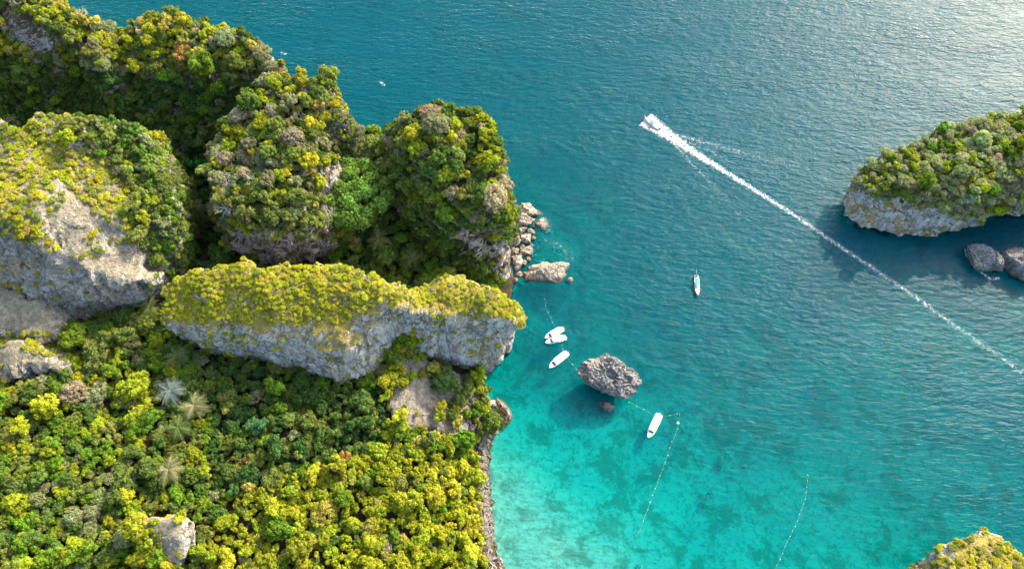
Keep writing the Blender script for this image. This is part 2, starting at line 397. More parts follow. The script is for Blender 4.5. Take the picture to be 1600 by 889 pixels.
landform('limestone_nose', 'lower seaward nose of the slab with vertical grey wall above the water',
    [(0, [(600, 475, 50), (660, 446, 47), (700, 428, 47), (745, 444, 46), (775, 460, 45), (792, 500, 30), (790, 520, 20), (768, 578), (730, 584), (690, 584), (655, 580), (625, 556)]),
     (22, [(640, 470, 45), (660, 446, 47), (700, 426, 47), (745, 443, 46), (780, 460, 45), (803, 485, 40), (802, 520), (782, 548), (730, 556), (680, 556), (650, 548), (618, 530)]),
     (42, [(600, 468, 53), (656, 446, 47), (675, 432, 47), (700, 424, 47), (740, 442, 46), (772, 457, 45), (802, 475, 43), (819, 491, 41), (812, 500, 40), (745, 497, 42), (690, 494, 45), (645, 490, 49), (610, 486, 51)])],
    [(605, 470, 54), (640, 482, 51), (655, 440, 46), (690, 425, 46), (740, 437, 45), (770, 452, 44), (802, 472, 43), (818, 490, 40), (810, 499, 40), (740, 492, 42), (690, 480, 46), (760, 470, 46), (700, 450, 48)],
    M_RIDGE, h=0.62, rough=0.8, rnd=1.6, canopy=1.2, frac=.55)
landform('western_crag', 'tall crag with yellow shrub plateau and grey rock flanks at left edge',
    [(15, [(-260, 190, 76), (-260, 560, 30), (0, 520, 30), (70, 512, 30), (150, 500, 28), (235, 465, 25), (285, 425, 20), (300, 340, 20), (296, 250, 20), (240, 205, 40), (150, 180, 74), (60, 158, 76)]),
     (45, [(-260, 185, 76), (-260, 440), (-60, 440), (0, 440), (70, 445), (140, 452), (205, 450), (250, 430), (275, 380), (278, 310), (262, 240), (225, 205), (150, 182, 74), (60, 160, 76)]),
     (64, [(-260, 180, 76), (-260, 370), (-60, 372), (0, 368), (50, 378), (110, 400), (170, 420), (225, 405), (250, 370), (256, 300), (235, 245), (200, 212), (150, 188, 72), (100, 170, 76), (60, 164, 77), (25, 188, 77), (-60, 178, 76)])],
    [(0, 230, 74), (55, 175, 78), (110, 180, 76), (160, 200, 70), (215, 225, 64), (250, 300, 58), (262, 370, 50), (40, 290, 75), (0, 340, 72), (110, 310, 68), (180, 270, 63), (200, 330, 60), (150, 370, 60), (110, 395, 60), (190, 420, 52), (235, 410, 46), (50, 380, 66), (0, 370, 68), (-150, 250, 74), (-150, 380, 66)],
    M_CRAG, h=0.9, coast=False, canopy=2)
landform('rock_step', 'grey rock step split by a dark crack below the western crag',
    [(20, [(-150, 560), (0, 560), (70, 545), (125, 540), (140, 510), (90, 480), (0, 440), (-150, 440)]),
     (38, [(-150, 540), (0, 515), (60, 522), (100, 520), (98, 505), (50, 472), (0, 452), (-150, 450)])],
    [(0, 470, 44), (60, 490, 41), (100, 515, 37), (0, 520, 38), (-100, 500, 44)], M_CRAG, h=0.8, coast=False)
landform('rock_shelf', 'low rock shelf with pale lit rim above the forest at left edge',
    [(24, [(-150, 640), (0, 612), (60, 604), (135, 595), (130, 560), (70, 535), (0, 535), (-150, 545)]),
     (38, [(-150, 610), (0, 578), (50, 580), (105, 580), (100, 562), (60, 545), (0, 538), (-150, 550)])],
    [(0, 545, 42), (60, 552, 41), (110, 575, 37), (0, 580, 38), (-100, 580, 42)], M_CRAG, h=0.8, coast=False)
landform('northern_ridge', 'wooded ridge along the top left with cliffs dropping to open sea',
    [(0, [(-260, -210, 66), (0, -75, 66), (100, -15, 66), (165, 20, 66), (210, 2, 66), (300, 12, 66), (355, 25, 66), (405, 45, 66), (436, 95, 66), (432, 150, 40), (380, 215, 20), (320, 275, 20), (230, 260, 20), (100, 240, 20), (0, 250, 20), (-260, 200, 20)]),
     (35, [(-260, -205, 66), (0, -70, 66), (100, -10, 66), (168, 24, 66), (212, 6, 66), (300, 16, 66), (352, 28, 66), (402, 48, 66), (435, 95, 66), (425, 140), (370, 180), (310, 215), (220, 185), (100, 165), (0, 150), (-260, 90)]),
     (62, [(-260, -200, 68), (0, -62, 68), (100, -2, 66), (170, 30, 64), (214, 12, 66), (300, 21, 66), (350, 34, 66), (400, 54, 66), (433, 95, 64), (415, 110), (360, 112), (300, 105), (220, 95), (130, 85), (60, 75), (0, 25), (-260, -60)])],
    [(0, -50, 70), (100, 0, 66), (170, 28, 62), (215, 10, 66), (300, 20, 66), (350, 32, 66), (400, 55, 66), (430, 95, 64), (60, 30, 68), (0, 30, 66), (130, 70, 66), (220, 70, 64), (300, 70, 64), (370, 90, 62), (400, 120, 55), (300, 120, 52), (200, 110, 50), (100, 95, 50), (-200, -120, 70), (-200, -40, 66), (280, 170, 40), (330, 180, 44), (150, 150, 38), (0, 120, 40)],
    M_CLIFF, h=1.0, canopy=7)
landform('middle_headland', 'wooded headland in the middle of the top left group with rock foot',
    [(0, [(425, 100, 66), (475, 96, 66), (515, 104, 66), (538, 140, 66), (552, 170, 66), (566, 203, 50), (600, 215, 40), (600, 290, 20), (560, 350, 20), (530, 400, 15), (440, 425, 15), (350, 405, 15), (318, 340, 15), (322, 240, 20), (360, 160, 40)]),
     (32, [(430, 104, 66), (475, 100, 66), (513, 107, 66), (536, 142, 66), (549, 168, 66), (563, 200, 50), (590, 210, 45), (560, 270), (530, 330), (522, 372), (440, 388), (356, 378), (332, 320), (335, 240), (365, 160, 50)]),
     (58, [(432, 108, 66), (475, 103, 66), (512, 110, 66), (535, 144, 63), (546, 168, 60), (561, 198), (580, 207, 48), (540, 232), (528, 265), (508, 300), (503, 340), (495, 362), (430, 362), (365, 348), (348, 300), (347, 240), (362, 190), (390, 150), (412, 122)])],
    [(450, 120, 66), (500, 120, 66), (530, 150, 62), (550, 185, 54), (568, 202, 46), (590, 208, 45), (430, 180, 64), (480, 180, 62), (430, 240, 61), (380, 240, 57), (500, 250, 54), (430, 310, 57), (370, 330, 52), (480, 350, 49), (520, 300, 44), (555, 250, 36), (400, 140, 62), (430, 360, 50)],
    M_CLIFF, h=0.9, canopy=6.5)
landform('round_headland', 'round wooded headland with brown cliff above the boulder shore',
    [(0, [(560, 208, 45), (585, 203, 50), (602, 183, 50), (632, 162, 60), (668, 149, 60), (704, 152, 60), (744, 162, 60), (770, 190, 60), (775, 212, 60), (776, 262, 40), (786, 292, 20), (797, 318, 5), (796, 360, 10), (802, 410, 5), (806, 444), (788, 452), (745, 435, 10), (690, 410, 15), (640, 375, 20), (590, 330, 20), (560, 260, 30)]),
     (30, [(560, 206, 45), (584, 201, 50), (601, 181, 50), (632, 161, 60), (668, 148, 60), (704, 151, 60), (744, 161, 60), (771, 190, 60), (777, 214, 60), (776, 264, 45), (788, 300), (796, 325), (797, 372), (800, 400), (765, 398), (700, 368), (650, 340), (600, 290), (562, 240)]),
     (52, [(562, 204, 46), (583, 200, 48), (600, 182, 54), (631, 163, 58), (668, 150, 60), (703, 153, 60), (743, 163, 60), (771, 192, 57), (777, 215, 56), (775, 265), (786, 300), (794, 322), (791, 346), (775, 368), (740, 360), (700, 342), (660, 325), (622, 295), (602, 258), (575, 222)])],
    [(562, 206, 45), (585, 202, 47), (600, 185, 50), (632, 165, 56), (668, 152, 59), (742, 165, 58), (770, 195, 60), (700, 200, 60), (650, 220, 60), (700, 250, 58), (750, 240, 56), (773, 262, 52), (720, 300, 52), (785, 305, 46), (790, 340, 40), (772, 366, 36), (740, 350, 42), (690, 335, 42), (640, 290, 42), (600, 230, 44), (620, 330, 28), (795, 400, 14), (802, 440, 4), (760, 420, 12)],
    M_CLIFF, h=0.85, canopy=6.5)
landform('wooded_islet', 'rounded wooded islet with undercut grey rock base at right edge',
    [(0, [(1323, 332), (1323, 347), (1375, 359), (1425, 367), (1485, 359), (1515, 343), (1585, 327), (1745, 317), (1785, 247, 10), (1685, 212, 10), (1545, 222, 10), (1425, 247, 10), (1355, 287, 5)]),
     (7, [(1308, 315), (1307, 339), (1370, 363), (1425, 375), (1495, 367), (1520, 347), (1585, 332), (1755, 322), (1785, 247), (1685, 207), (1545, 212), (1425, 237), (1335, 282)]),
     (19, [(1317, 277), (1353, 309), (1405, 329), (1465, 347), (1530, 342), (1605, 332), (1735, 307), (1785, 237), (1685, 192), (1585, 189), (1510, 199), (1435, 219), (1357, 235), (1323, 255)])],
    [(1325, 287, 11.5), (1325, 327, 7.2), (1385, 342, 9.4), (1445, 352, 10.1), (1505, 345, 10.8), (1375, 287, 20.2), (1335, 259, 17.3), (1435, 297, 24.5), (1385, 242, 21.6), (1445, 222, 24.5), (1515, 197, 27.4), (1525, 267, 30.2), (1585, 187, 28.8), (1605, 267, 31.7), (1605, 327, 20.2), (1705, 217, 28.8), (1725, 297, 23), (1525, 317, 23)],
    M_RIDGE, h=0.8, rough=0.8, canopy=5)
landform('corner_headland', 'pale rock point with yellow scrub in the bottom right corner',
    [(0, [(1400, 905), (1440, 885, 5), (1500, 860, 5), (1545, 845, 5), (1580, 850, 10), (1605, 880, 10), (1640, 920, 10), (1700, 1050), (1380, 1050)]),
     (22, [(1408, 893), (1450, 866), (1500, 850), (1535, 832), (1556, 828), (1576, 845), (1592, 870), (1625, 905), (1690, 1050), (1380, 1050)])],
    [(1420, 889, 14), (1470, 866, 20), (1540, 834, 22), (1560, 838, 23), (1580, 870, 26), (1540, 880, 28), (1480, 890, 24), (1600, 920, 30), (1500, 960, 32), (1650, 1000, 28), (1440, 960, 22)],
    M_RIDGE, h=0.7, rough=0.8, canopy=1)
landform('rock_knob', 'pale bare rock knob rising out of the forest near the bottom edge',
    [(20, [(195, 845), (240, 808), (292, 810), (300, 850), (292, 900), (240, 910)]),
     (36, [(205, 832), (245, 812), (290, 815), (296, 845), (285, 885), (245, 890)])],
    [(205, 838, 35), (245, 818, 42), (285, 818, 43), (292, 850, 40), (270, 840, 42), (250, 880, 35)], M_CRAG, h=0.6, rough=0.6, coast=False)
landform('scree_gully', 'pale scree gully running from the slab down to the shore',
    [(2, [(628, 530, 20), (660, 560, 15), (735, 590, 5), (748, 610), (760, 650), (748, 690), (690, 680, 10), (640, 670, 15), (606, 640, 20), (612, 570, 22)]),
     (12, [(628, 530, 20), (660, 560, 15), (715, 590), (730, 610), (735, 650), (722, 690), (690, 680), (640, 670, 15), (606, 640, 20), (612, 570, 22)])],
    [(640, 535, 26), (650, 570, 22), (625, 600, 24), (640, 640, 20), (680, 620, 16), (690, 590, 15), (700, 660, 13), (730, 640, 8), (735, 610, 8), (745, 670, 4), (615, 650, 22)],
    M_GULLY, h=0.7, rough=0.7)

# ------------------------------------------------------------------ seabed and sea
depth_spots = [(1000, -50, 20), (600, 100, 18), (1300, -50, 20), (1600, 100, 20), (900, 250, 16), (1200, 250, 17), (1050, 400, 14), (1250, 400, 14), (1500, 480, 10), (1000, 500, 11), (1100, 560, 10), (1300, 550, 9.5),
    (1200, 640, 7.5), (1400, 620, 8), (1550, 620, 10), (1050, 640, 6.5), (930, 650, 3.8), (860, 600, 5.5), (820, 560, 6.5), (850, 520, 8), (900, 480, 11), (1150, 740, 5), (1300, 740, 6), (1450, 760, 6.5), (1580, 760, 9),
    (1050, 760, 2.8), (940, 730, 2.6), (860, 680, 3.2), (850, 760, 1.3), (950, 820, 1.6), (820, 850, .7), (900, 889, .9), (1030, 880, 1.9), (1150, 840, 3.4), (1300, 840, 4.0), (1240, 889, 3.2), (1380, 820, 4.8), (800, 720, 1.4), (790, 660, 2.4), (800, 950, 0.6), (1100, 1000, 2.0), (1450, 900, 4.5),
    (820, 300, 10), (850, 340, 9), (870, 370, 7), (880, 400, 7), (900, 430, 10), (830, 480, 9), (1420, 420, 12), (1600, 430, 11), (820, 517, 7), (1000, 760, 3.2)]
def lin(a, b, s): return np.arange(a, b, s)
gx = np.concatenate([[-6000, -3000, -1500, -900, -600], lin(-420, 420, 2.5), [600, 900, 1500, 3000, 6000]])
gy = np.concatenate([[-4000, -2000, -1000, -500, -250], lin(-120, 560, 2.5), [700, 900, 1400, 2500, 5000, 9000]])
GX, GY = np.meshgrid(gx, gy, indexing='ij')
S = np.array([W(a, b, 0)[:2] for a, b, _ in depth_spots])
inview = (np.abs(GX) < 450) & (GY > -130) & (GY < 600)
Xc, Yc = np.clip(GX, -420, 420), np.clip(GY, -120, 560)
depth = rbf_xy(S, np.array([d for *_, d in depth_spots], float), Xc, Yc)
depth = np.clip(depth, 0.5, 22)
sd = np.full(GX.shape, 1e6)
for p in COAST: sd = np.minimum(sd, sdf_poly(p, Xc, Yc))
P3 = np.stack([Xc.ravel(), Yc.ravel(), 0 * Xc.ravel()], 1)
patch = fbm(P3 * 0.035 + 2, 4).reshape(GX.shape)
depth = depth * (1 + 0.28 * patch)
depth = 0.25 + depth * (1 - np.exp(-np.clip(sd, 0, None) / 2.2))
depth = np.where(sd < 0, 0.25, depth)
ni, nj = GX.shape; ii, jj = np.meshgrid(np.arange(ni - 1), np.arange(nj - 1), indexing='ij'); a = (ii * nj + jj).ravel()
GF = np.stack([a, a + nj, a + nj + 1, a + 1], 1)
bedz = -depth + fbm(P3 * 0.12, 3).reshape(GX.shape) * 0.15
me = mesh_np('seabed', np.stack([GX, GY, np.where(sd < -2, -3.0, bedz)], -1).reshape(-1, 3), GF, True)
m, nt, out = mat('sand_and_coral')
pp = mapping(nt)
sandc = mixc(nt, noise(nt, pp, 0.5, 5, 0.6), (0.33, 0.305, 0.245), (0.46, 0.43, 0.35))
cor = maprange(nt, noise(nt, pp, 0.085, 9, 0.75, 0.2), 0.50, 0.57)
cor2 = maprange(nt, noise(nt, pp, 0.45, 6, 0.75), 0.50, 0.60)
corf = math_(nt, 'MAXIMUM', math_(nt, 'MULTIPLY', cor, 0.66), math_(nt, 'MULTIPLY', cor2, 0.50))
sandc = mixc(nt, corf, sandc, (0.13, 0.125, 0.08))
b = N(nt, 'ShaderNodeBsdfDiffuse'); nt.links.new(sandc, b.inputs[0]); nt.links.new(b.outputs[0], out.inputs[0])
tag(obj('seabed', me, m), 'pale sand and dark coral seabed seen through the shallow water', 'seabed', kind='structure')

me = mesh_np('sea', np.stack([GX, GY, 0 * GX], -1).reshape(-1, 3), GF, True); fattr(me, 'depth', depth.ravel())
m, nt, out = mat('sea_water'); L = nt.links
da = N(nt, 'ShaderNodeAttribute', attribute_name='depth').outputs['Fac']
def expo(k): return math_(nt, 'POWER', 2.718, math_(nt, 'MULTIPLY', da, -k))
comb = N(nt, 'ShaderNodeCombineColor')
for i, k in enumerate((0.95, 0.100, 0.092)): L.new(expo(k), comb.inputs[i])        # light left after the way down through the water and back
tr = N(nt, 'ShaderNodeBsdfTransparent'); L.new(comb.outputs[0], tr.inputs[0])
inv = N(nt, 'ShaderNodeInvert', i_Fac=1.0); L.new(comb.outputs[0], inv.inputs['Color'])
df = N(nt, 'ShaderNodeBsdfDiffuse')
L.new(mixc(nt, 1.0, inv.outputs[0], (0.0, 0.051, 0.073), 'MULTIPLY'), df.inputs[0])
ad = N(nt, 'ShaderNodeAddShader'); L.new(tr.outputs[0], ad.inputs[0]); L.new(df.outputs[0], ad.inputs[1])
ang = math.radians(-27)
w1 = noise(nt, mapping(nt, (0.16, 0.46, 1), (0, 0, -ang)), 1.0, 3, 0.55, 0.25)
w2 = noise(nt, mapping(nt, (0.55, 1.25, 1), (0, 0, -ang + 0.25)), 1.0, 3, 0.6, 0.2)
w3 = noise(nt, mapping(nt, (0.02, 0.045, 1), (0, 0, -ang - 0.4)), 1.0, 3, 0.5)
hh = math_(nt, 'ADD', math_(nt, 'MULTIPLY', w1, 1.05), math_(nt, 'MULTIPLY', w2, 0.42))
hh = math_(nt, 'MULTIPLY', hh, maprange(nt, w3, 0.3, 0.7, 0.55, 1.15))
hh = math_(nt, 'MULTIPLY', hh, maprange(nt, da, 2.0, 14.0, 0.18, 0.85))
bp = N(nt, 'ShaderNodeBump', i_Strength=1.0, i_Distance=1.0); L.new(hh, bp.inputs['Height'])
gl = N(nt, 'ShaderNodeBsdfGlossy', i_Roughness=0.36, distribution='BECKMANN'); L.new(bp.outputs[0], gl.inputs['Normal'])
fr = N(nt, 'ShaderNodeFresnel', i_IOR=1.155); L.new(bp.outputs[0], fr.inputs['Normal'])
L.new(bp.outputs[0], df.inputs['Normal'])
ms = N(nt, 'ShaderNodeMixShader'); L.new(fr.outputs[0], ms.inputs[0]); L.new(ad.outputs[0], ms.inputs[1]); L.new(gl.outputs[0], ms.inputs[2])
L.new(ms.outputs[0], out.inputs[0])
tag(obj('sea', me, m), 'teal sea fading to turquoise shallows along the shore', 'sea', kind='structure')

# ------------------------------------------------------------------ plants: prototypes
def unit(v): return v / (np.linalg.norm(v, axis=-1, keepdims=True) + 1e-9)
ICO = None
def ico(sub):
    t = (1 + 5 ** .5) / 2
    V = [(-1, t, 0), (1, t, 0), (-1, -t, 0), (1, -t, 0), (0, -1, t), (0, 1, t), (0, -1, -t), (0, 1, -t), (t, 0, -1), (t, 0, 1), (-t, 0, -1), (-t, 0, 1)]
    F = [(0, 11, 5), (0, 5, 1), (0, 1, 7), (0, 7, 10), (0, 10, 11), (1, 5, 9), (5, 11, 4), (11, 10, 2), (10, 7, 6), (7, 1, 8), (3, 9, 4), (3, 4, 2), (3, 2, 6), (3, 6, 8), (3, 8, 9), (4, 9, 5), (2, 4, 11), (6, 2, 10), (8, 6, 7), (9, 8, 1)]
    V = [np.array(v) / np.linalg.norm(v) for v in V]
    for _ in range(sub):
        mid = {}; G = []
        def mp(a, b):
            k = (min(a, b), max(a, b))
            if k not in mid: v = V[a] + V[b]; V.append(v / np.linalg.norm(v)); mid[k] = len(V) - 1
            return mid[k]
        for a, b, c in F:
            x, y, z = mp(a, b), mp(b, c), mp(c, a); G += [(a, x, z), (b, y, x), (c, z, y), (x, y, z)]
        F = G
    return np.array(V), np.array(F)
ICO1 = ico(1)
def crown_mesh(name, rng, clumps, leaves, leaf, core=0.8):
    """clumps: list of (centre, radius); leaf-sized faces on every clump over a rounded core"""
    VV, FF, var = [], [], []; n0 = 0
    for c, r in clumps:
        c = np.asarray(c, float); cv = rng.random()
        if core:
            v = ICO1[0] * (1 + 0.16 * rng.normal(size=(len(ICO1[0]), 1))) * r * core * np.array([1, 1, .9]) + c
            VV.append(v); f = ICO1[1] + n0; FF.append(np.concatenate([f, f[:, 2:]], 1)); var.append(np.full(len(v), cv * 0.55)); n0 += len(v)
        d = rng.normal(size=(leaves, 3)); d[:, 2] += 0.55; d = unit(d); d[:, 2] = np.maximum(d[:, 2], -0.45)
        p = c + d * r * (0.80 + 0.34 * rng.random((leaves, 1)))
        n = unit(d + 0.75 * rng.normal(size=(leaves, 3)) * 0.8)
        u = unit(np.cross(n, rng.normal(size=(leaves, 3)))); w = np.cross(n, u)
        s = leaf * (0.6 + 0.8 * rng.random((leaves, 1)))
        q = np.stack([p - u * s, p - w * s * 0.6, p + u * s, p + w * s * 0.6], 1)
        VV.append(q.reshape(-1, 3)); FF.append((np.arange(leaves * 4).reshape(-1, 4) + n0)); n0 += leaves * 4
        lv = np.clip(cv * 0.55 + 0.45 * rng.random(leaves), 0, 1); var.append(np.repeat(lv, 4))
    V = np.concatenate(VV); F = np.concatenate(FF)
    tri = F[:, 2] == F[:, 3]
    me = bpy.data.meshes.new(name)
    lens = np.where(tri, 3, 4); loops = np.concatenate([f[:k] for f, k in zip(F, lens)]) if tri.any() else F.ravel()
    me.vertices.add(len(V)); me.vertices.foreach_set('co', V.astype(np.float32).ravel())
    me.loops.add(len(loops)); me.loops.foreach_set('vertex_index', loops.astype(np.int32))
    me.polygons.add(len(F)); me.polygons.foreach_set('loop_start', (np.cumsum(lens) - lens).astype(np.int32)); me.polygons.foreach_set('loop_total', lens.astype(np.int32))
    me.update(calc_edges=True); fattr(me, 'var', np.concatenate(var)); me.materials.append(M_LEAF)
    return me
def dome_clumps(rng, n, h, flat, rmin, rmax, spread=0.78):
    out = []
    for k in range(n):
        for _ in range(40):
            a = rng.random() * 2 * math.pi; q = math.sqrt(rng.random()) * spread
            z = h + flat * math.sqrt(max(0, 1 - (q / max(spread, .01)) ** 2 * 0.85)) * (0.75 + 0.35 * rng.random())
            c = np.array([q * math.cos(a), q * math.sin(a), z]); r = rmin + (rmax - rmin) * rng.random()
            if all(np.linalg.norm(c - o[0]) > 0.62 * (r + o[1]) for o in out): break
        out.append((c, r))
    return out
def branches(rng, base, d, length, rad, depth, mb, spread=0.6, n=4):
    mid = base + d * length * .55 + rng.normal(size=3) * length * .07; end = base + d * length + rng.normal(size=3) * length * .1
    mb.tube([base, mid, end], [rad, rad * .75, rad * .5], n)
    if depth:
        for _ in range(3 if depth > 1 else 2):
            nd = unit(d + rng.normal(size=3) * spread + np.array([0, 0, .12])); st = base + (end - base) * (0.45 + 0.55 * rng.random())
            branches(rng, st, nd, length * (.55 + .2 * rng.random()), rad * .55, depth - 1, mb, spread, 3)
def trunk_mesh(name, rng, h, limbs=4, rad=0.09):
    mb = MB(); b = np.array([0, 0, -0.25]); t = np.array([rng.normal() * .06, rng.normal() * .06, h])
    mb.tube([b, (b + t) / 2 + rng.normal(size=3) * .03, t], [rad * 1.25, rad, rad * .7], 7)
    for k in range(limbs):
        a = 2 * math.pi * (k + rng.random() * .6) / limbs; e = np.array([math.cos(a) * .5, math.sin(a) * .5, h + .32])
        s = t * (0.65 + .3 * rng.random()); mb.tube([s, (s + e) / 2 + np.array([0, 0, -.05]), e], [rad * .55, rad * .4, rad * .2], 5)
    return mb.mesh(name)
rg = np.random.default_rng(21)
TREE = []   # (crown mesh, trunk mesh)
for k, (n, h, fl, r0, r1, sp) in enumerate([(17, .95, .50, .27, .40, .70), (24, 1.0, .42, .21, .33, .76), (13, 1.05, .62, .30, .46, .62), (20, .9, .38, .22, .38, .82), (28, 1.05, .50, .18, .29, .78), (15, 1.1, .85, .26, .40, .58)]):
    cl = []
    for sub in range(int(rg.integers(2, 5))):       # a crown of several domes at their own heights
        ox, oy = rg.normal(size=2) * .30; sc_ = .5 + .35 * rg.random()
        cl += [((c[0] * sc_ + ox, c[1] * sc_ + oy, c[2] * (.85 + .3 * rg.random()) + rg.normal() * .06), r * (.75 + .3 * sc_)) for c, r in dome_clumps(rg, n // 2, h, fl, r0, r1, sp)]
    cl += [((0.22 * math.cos(a), 0.22 * math.sin(a), h - .02), .40) for a in (0.3, 2.4, 4.5)]
    TREE.append((crown_mesh('crown', rg, cl, 62, .085), trunk_mesh('trunk', rg, h * .95)))
SHRUB = []
for k, (n, h, fl, r0, r1, sp) in enumerate([(11, .15, .40, .30, .44, .66), (15, .1, .35, .24, .38, .76), (9, .2, .55, .34, .50, .55), (18, .1, .32, .2, .32, .82)]):
    SHRUB.append((crown_mesh('crown', rg, dome_clumps(rg, n, h, fl, r0, r1, sp), 52, .10, .78), trunk_mesh('trunk', rg, .35, 3, .06)))
DRY = []
for k in range(3):      # sparse, feathery dry crowns
    cl = dome_clumps(rg, 34, .75, .65, .15, .30, .84); me = crown_mesh('crown', rg, cl, 70, .060, 0.55)
    mb = MB()
    for j in range(6):
        a = 2 * math.pi * (j + rg.random()) / 6; branches(rg, np.array([0, 0, .3]), unit(np.array([math.cos(a) * .7, math.sin(a) * .7, .75])), .62, .035, 2, mb, .5)
    mb.tube([(0, 0, -.2), (0, 0, .45)], [.07, .05], 6); DRY.append((me, mb.mesh('trunk')))
BARE = []
for k in range(3):
    mb = MB(); mb.tube([(0, 0, -.3), (.03, .02, .35), (.0, .05, .7)], [.055, .045, .035], 6); w = mb.mesh('trunk')
    mb = MB()
    for j in range(7):
        a = 2 * math.pi * (j + rg.random()) / 7; branches(rg, np.array([0, .03, .3 + .4 * rg.random()]), unit(np.array([math.cos(a), math.sin(a), .55])), .62, .03, 3, mb, .55)
    BARE.append((mb.mesh('branches'), w))
for _, t in TREE + SHRUB + DRY: t.materials.append(M_BARK)
for a_, b_ in BARE: a_.materials.append(M_DEAD); b_.materials.append(M_DEAD)

# ------------------------------------------------------------------ plants: where they grow
VB = [l['V'] for l in LAND.values()]; off = np.cumsum([0] + [len(v) for v in VB])
BVH = BVHTree.FromPolygons(np.concatenate(VB).tolist(), np.concatenate([l['Q'] + off[i] for i, l in enumerate(LAND.values())]).tolist())
CAMP = Vector((0, 0, CAM_H))
TINT = {  # own colours of the foliage kinds, warm sunlight painted into the yellow ones
    'yellow': (0.375, 0.385, 0.03), 'golden': (0.37, 0.34, 0.07), 'lime': (0.27, 0.32, 0.025), 'bright green': (0.13, 0.23, 0.022), 'olive': (0.17, 0.215, 0.045),
    'green': (0.105, 0.175, 0.035), 'deep green': (0.06, 0.125, 0.03), 'grey green': (0.22, 0.25, 0.11), 'beige': (0.34, 0.30, 0.18), 'rusty': (0.36, 0.22, 0.06)}
def inpoly(poly, px, py):
    return sdf_poly(poly, np.asarray(px, float), np.asarray(py, float)) < 0
bare_patches = [  # open rock, photo outlines
    [(225, 405), (265, 430), (255, 470), (190, 485), (110, 520), (-20, 520), (-20, 372), (60, 380), (110, 396), (160, 420)],
    [(-5, 20), (30, 15), (95, 72), (70, 85), (40, 80)],
    [(255, 492), (340, 502), (400, 505), (480, 506), (540, 499), (600, 484), (622, 470), (680, 484), (812, 495), (790, 545), (765, 580), (660, 582), (625, 540), (545, 600), (420, 572), (270, 520)],
    [(-10, 545), (70, 550), (130, 580), (60, 606), (-10, 612)],
    [(235, 815), (295, 812), (300, 850), (285, 870), (262, 850), (240, 832)],
    [(700, 350), (770, 378), (792, 360), (806, 445), (790, 455), (770, 410), (720, 385)],
    [(355, 362), (440, 372), (515, 372), (520, 402), (430, 415), (360, 400)],
    [(1300, 284), (1336, 290), (1370, 316), (1420, 322), (1490, 344), (1545, 348), (1490, 380), (1300, 350)],
    [(1400, 892), (1500, 846), (1545, 822), (1565, 840), (1530, 856), (1470, 876), (1420, 900)],
    [(410, 52), (436, 60), (438, 108), (418, 106)],
]
half_bare = [[(30, 286), (95, 278), (140, 325), (185, 358), (240, 398), (262, 440), (160, 428), (110, 400), (75, 370)], [(640, 560), (700, 560), (745, 590), (765, 660), (755, 690), (690, 680), (630, 670), (605, 640)]]
def pick(rng, table):
    r = rng.random() * sum(w for _, w in table)
    for k, w in table:
        r -= w
        if r <= 0: return k
    return table[-1][0]
def along(u, table):
    '''kinds laid out along a smooth field, so that alike plants stand in drifts'''
    u = (u % 1.0) * sum(w for _, w in table)
    for k, w in table:
        u -= w
        if u <= 0: return k
    return table[-1][0]
MIX = {  # sun and shade painted into the mix: lit areas yellower, shaded ones greener
 'slab':   [('yellow', 8), ('golden', 1.0), ('lime', 2), ('olive', 1), ('beige', .5)],
 'crag':   [('yellow', 5), ('golden', 2), ('lime', 1.5), ('olive', 2), ('beige', 1)],
 'cragE':  [('olive', 4), ('green', 3), ('bright green', 1), ('grey green', 2), ('lime', 1)],
 'north':  [('olive', 4), ('lime', 3), ('golden', 1), ('yellow', 1.2), ('grey green', 2), ('green', 1.5), ('beige', 1)],
 'flank':  [('green', 5), ('deep green', 3), ('bright green', 2), ('olive', 1)],
 'ravine': [('deep green', 5), ('green', 2), ('grey green', 1.5)],
 'mid':    [('olive', 4), ('grey green', 3), ('lime', 1.5), ('yellow', 1.3), ('beige', 1.2), ('green', 1.5), ('golden', .6)],
 'round':  [('olive', 4), ('green', 2.5), ('lime', 2), ('grey green', 1.2), ('beige', .8), ('yellow', .8), ('bright green', 1)],
 'valley': [('bright green', 2), ('green', 3), ('deep green', 2), ('olive', 1)],
 'shade':  [('green', 5), ('deep green', 3), ('olive', 3), ('bright green', 1.5), ('grey green', 1)],
 'woodW':  [('green', 3), ('olive', 3), ('lime', 2.2), ('bright green', 3), ('green', 1.5), ('grey green', 1.2), ('yellow', .25)],
 'woodE':  [('olive', 1.4), ('lime', 3.5), ('yellow', 2.4), ('golden', .35), ('lime', 3), ('bright green', 1.4), ('green', .8), ('beige', .25)],
 'islet':  [('pale green', 5), ('lime', 2), ('pale green', 3), ('bright green', 1.5), ('beige', 1.0), ('grey green', 2)],
 'corner': [('yellow', 4), ('golden', 2), ('olive', 1.5), ('beige', 1)],
}
def zone(name, px, py, nz):
    if name in ('limestone_slab', 'limestone_nose'): return 'slab'
    if name == 'western_crag':
        if px > 215 or (px > 120 and py < 300 and py < 215 + (px - 120) * .9): return 'cragE'
        return 'crag'
    if name in ('rock_step', 'rock_shelf'): return 'crag'
    if name == 'northern_ridge': return 'flank' if py > 95 + 0.12 * px and nz < .93 else ('north' if py < 130 else 'flank')
    if name == 'middle_headland': return 'mid'
    if name == 'round_headland': return 'round' if py < 330 or px > 730 else 'valley'
    if name == 'wooded_islet': return 'islet'
    if name == 'corner_headland': return 'corner'
    if name == 'rock_knob': return 'woodE'
    if name == 'scree_gully': return 'woodE'
    if py < 470: return 'ravine' if px < 480 else 'valley'
    lim = 700 + max(0, (600 - px)) * 0.30            # about the slab's shadow edge; sunlight painted as yellower wood past it
    if px < 330: return 'woodW'
    if py > lim: return 'woodE'
    if px > 600 and py > 640: return 'woodE'
    return 'shade'
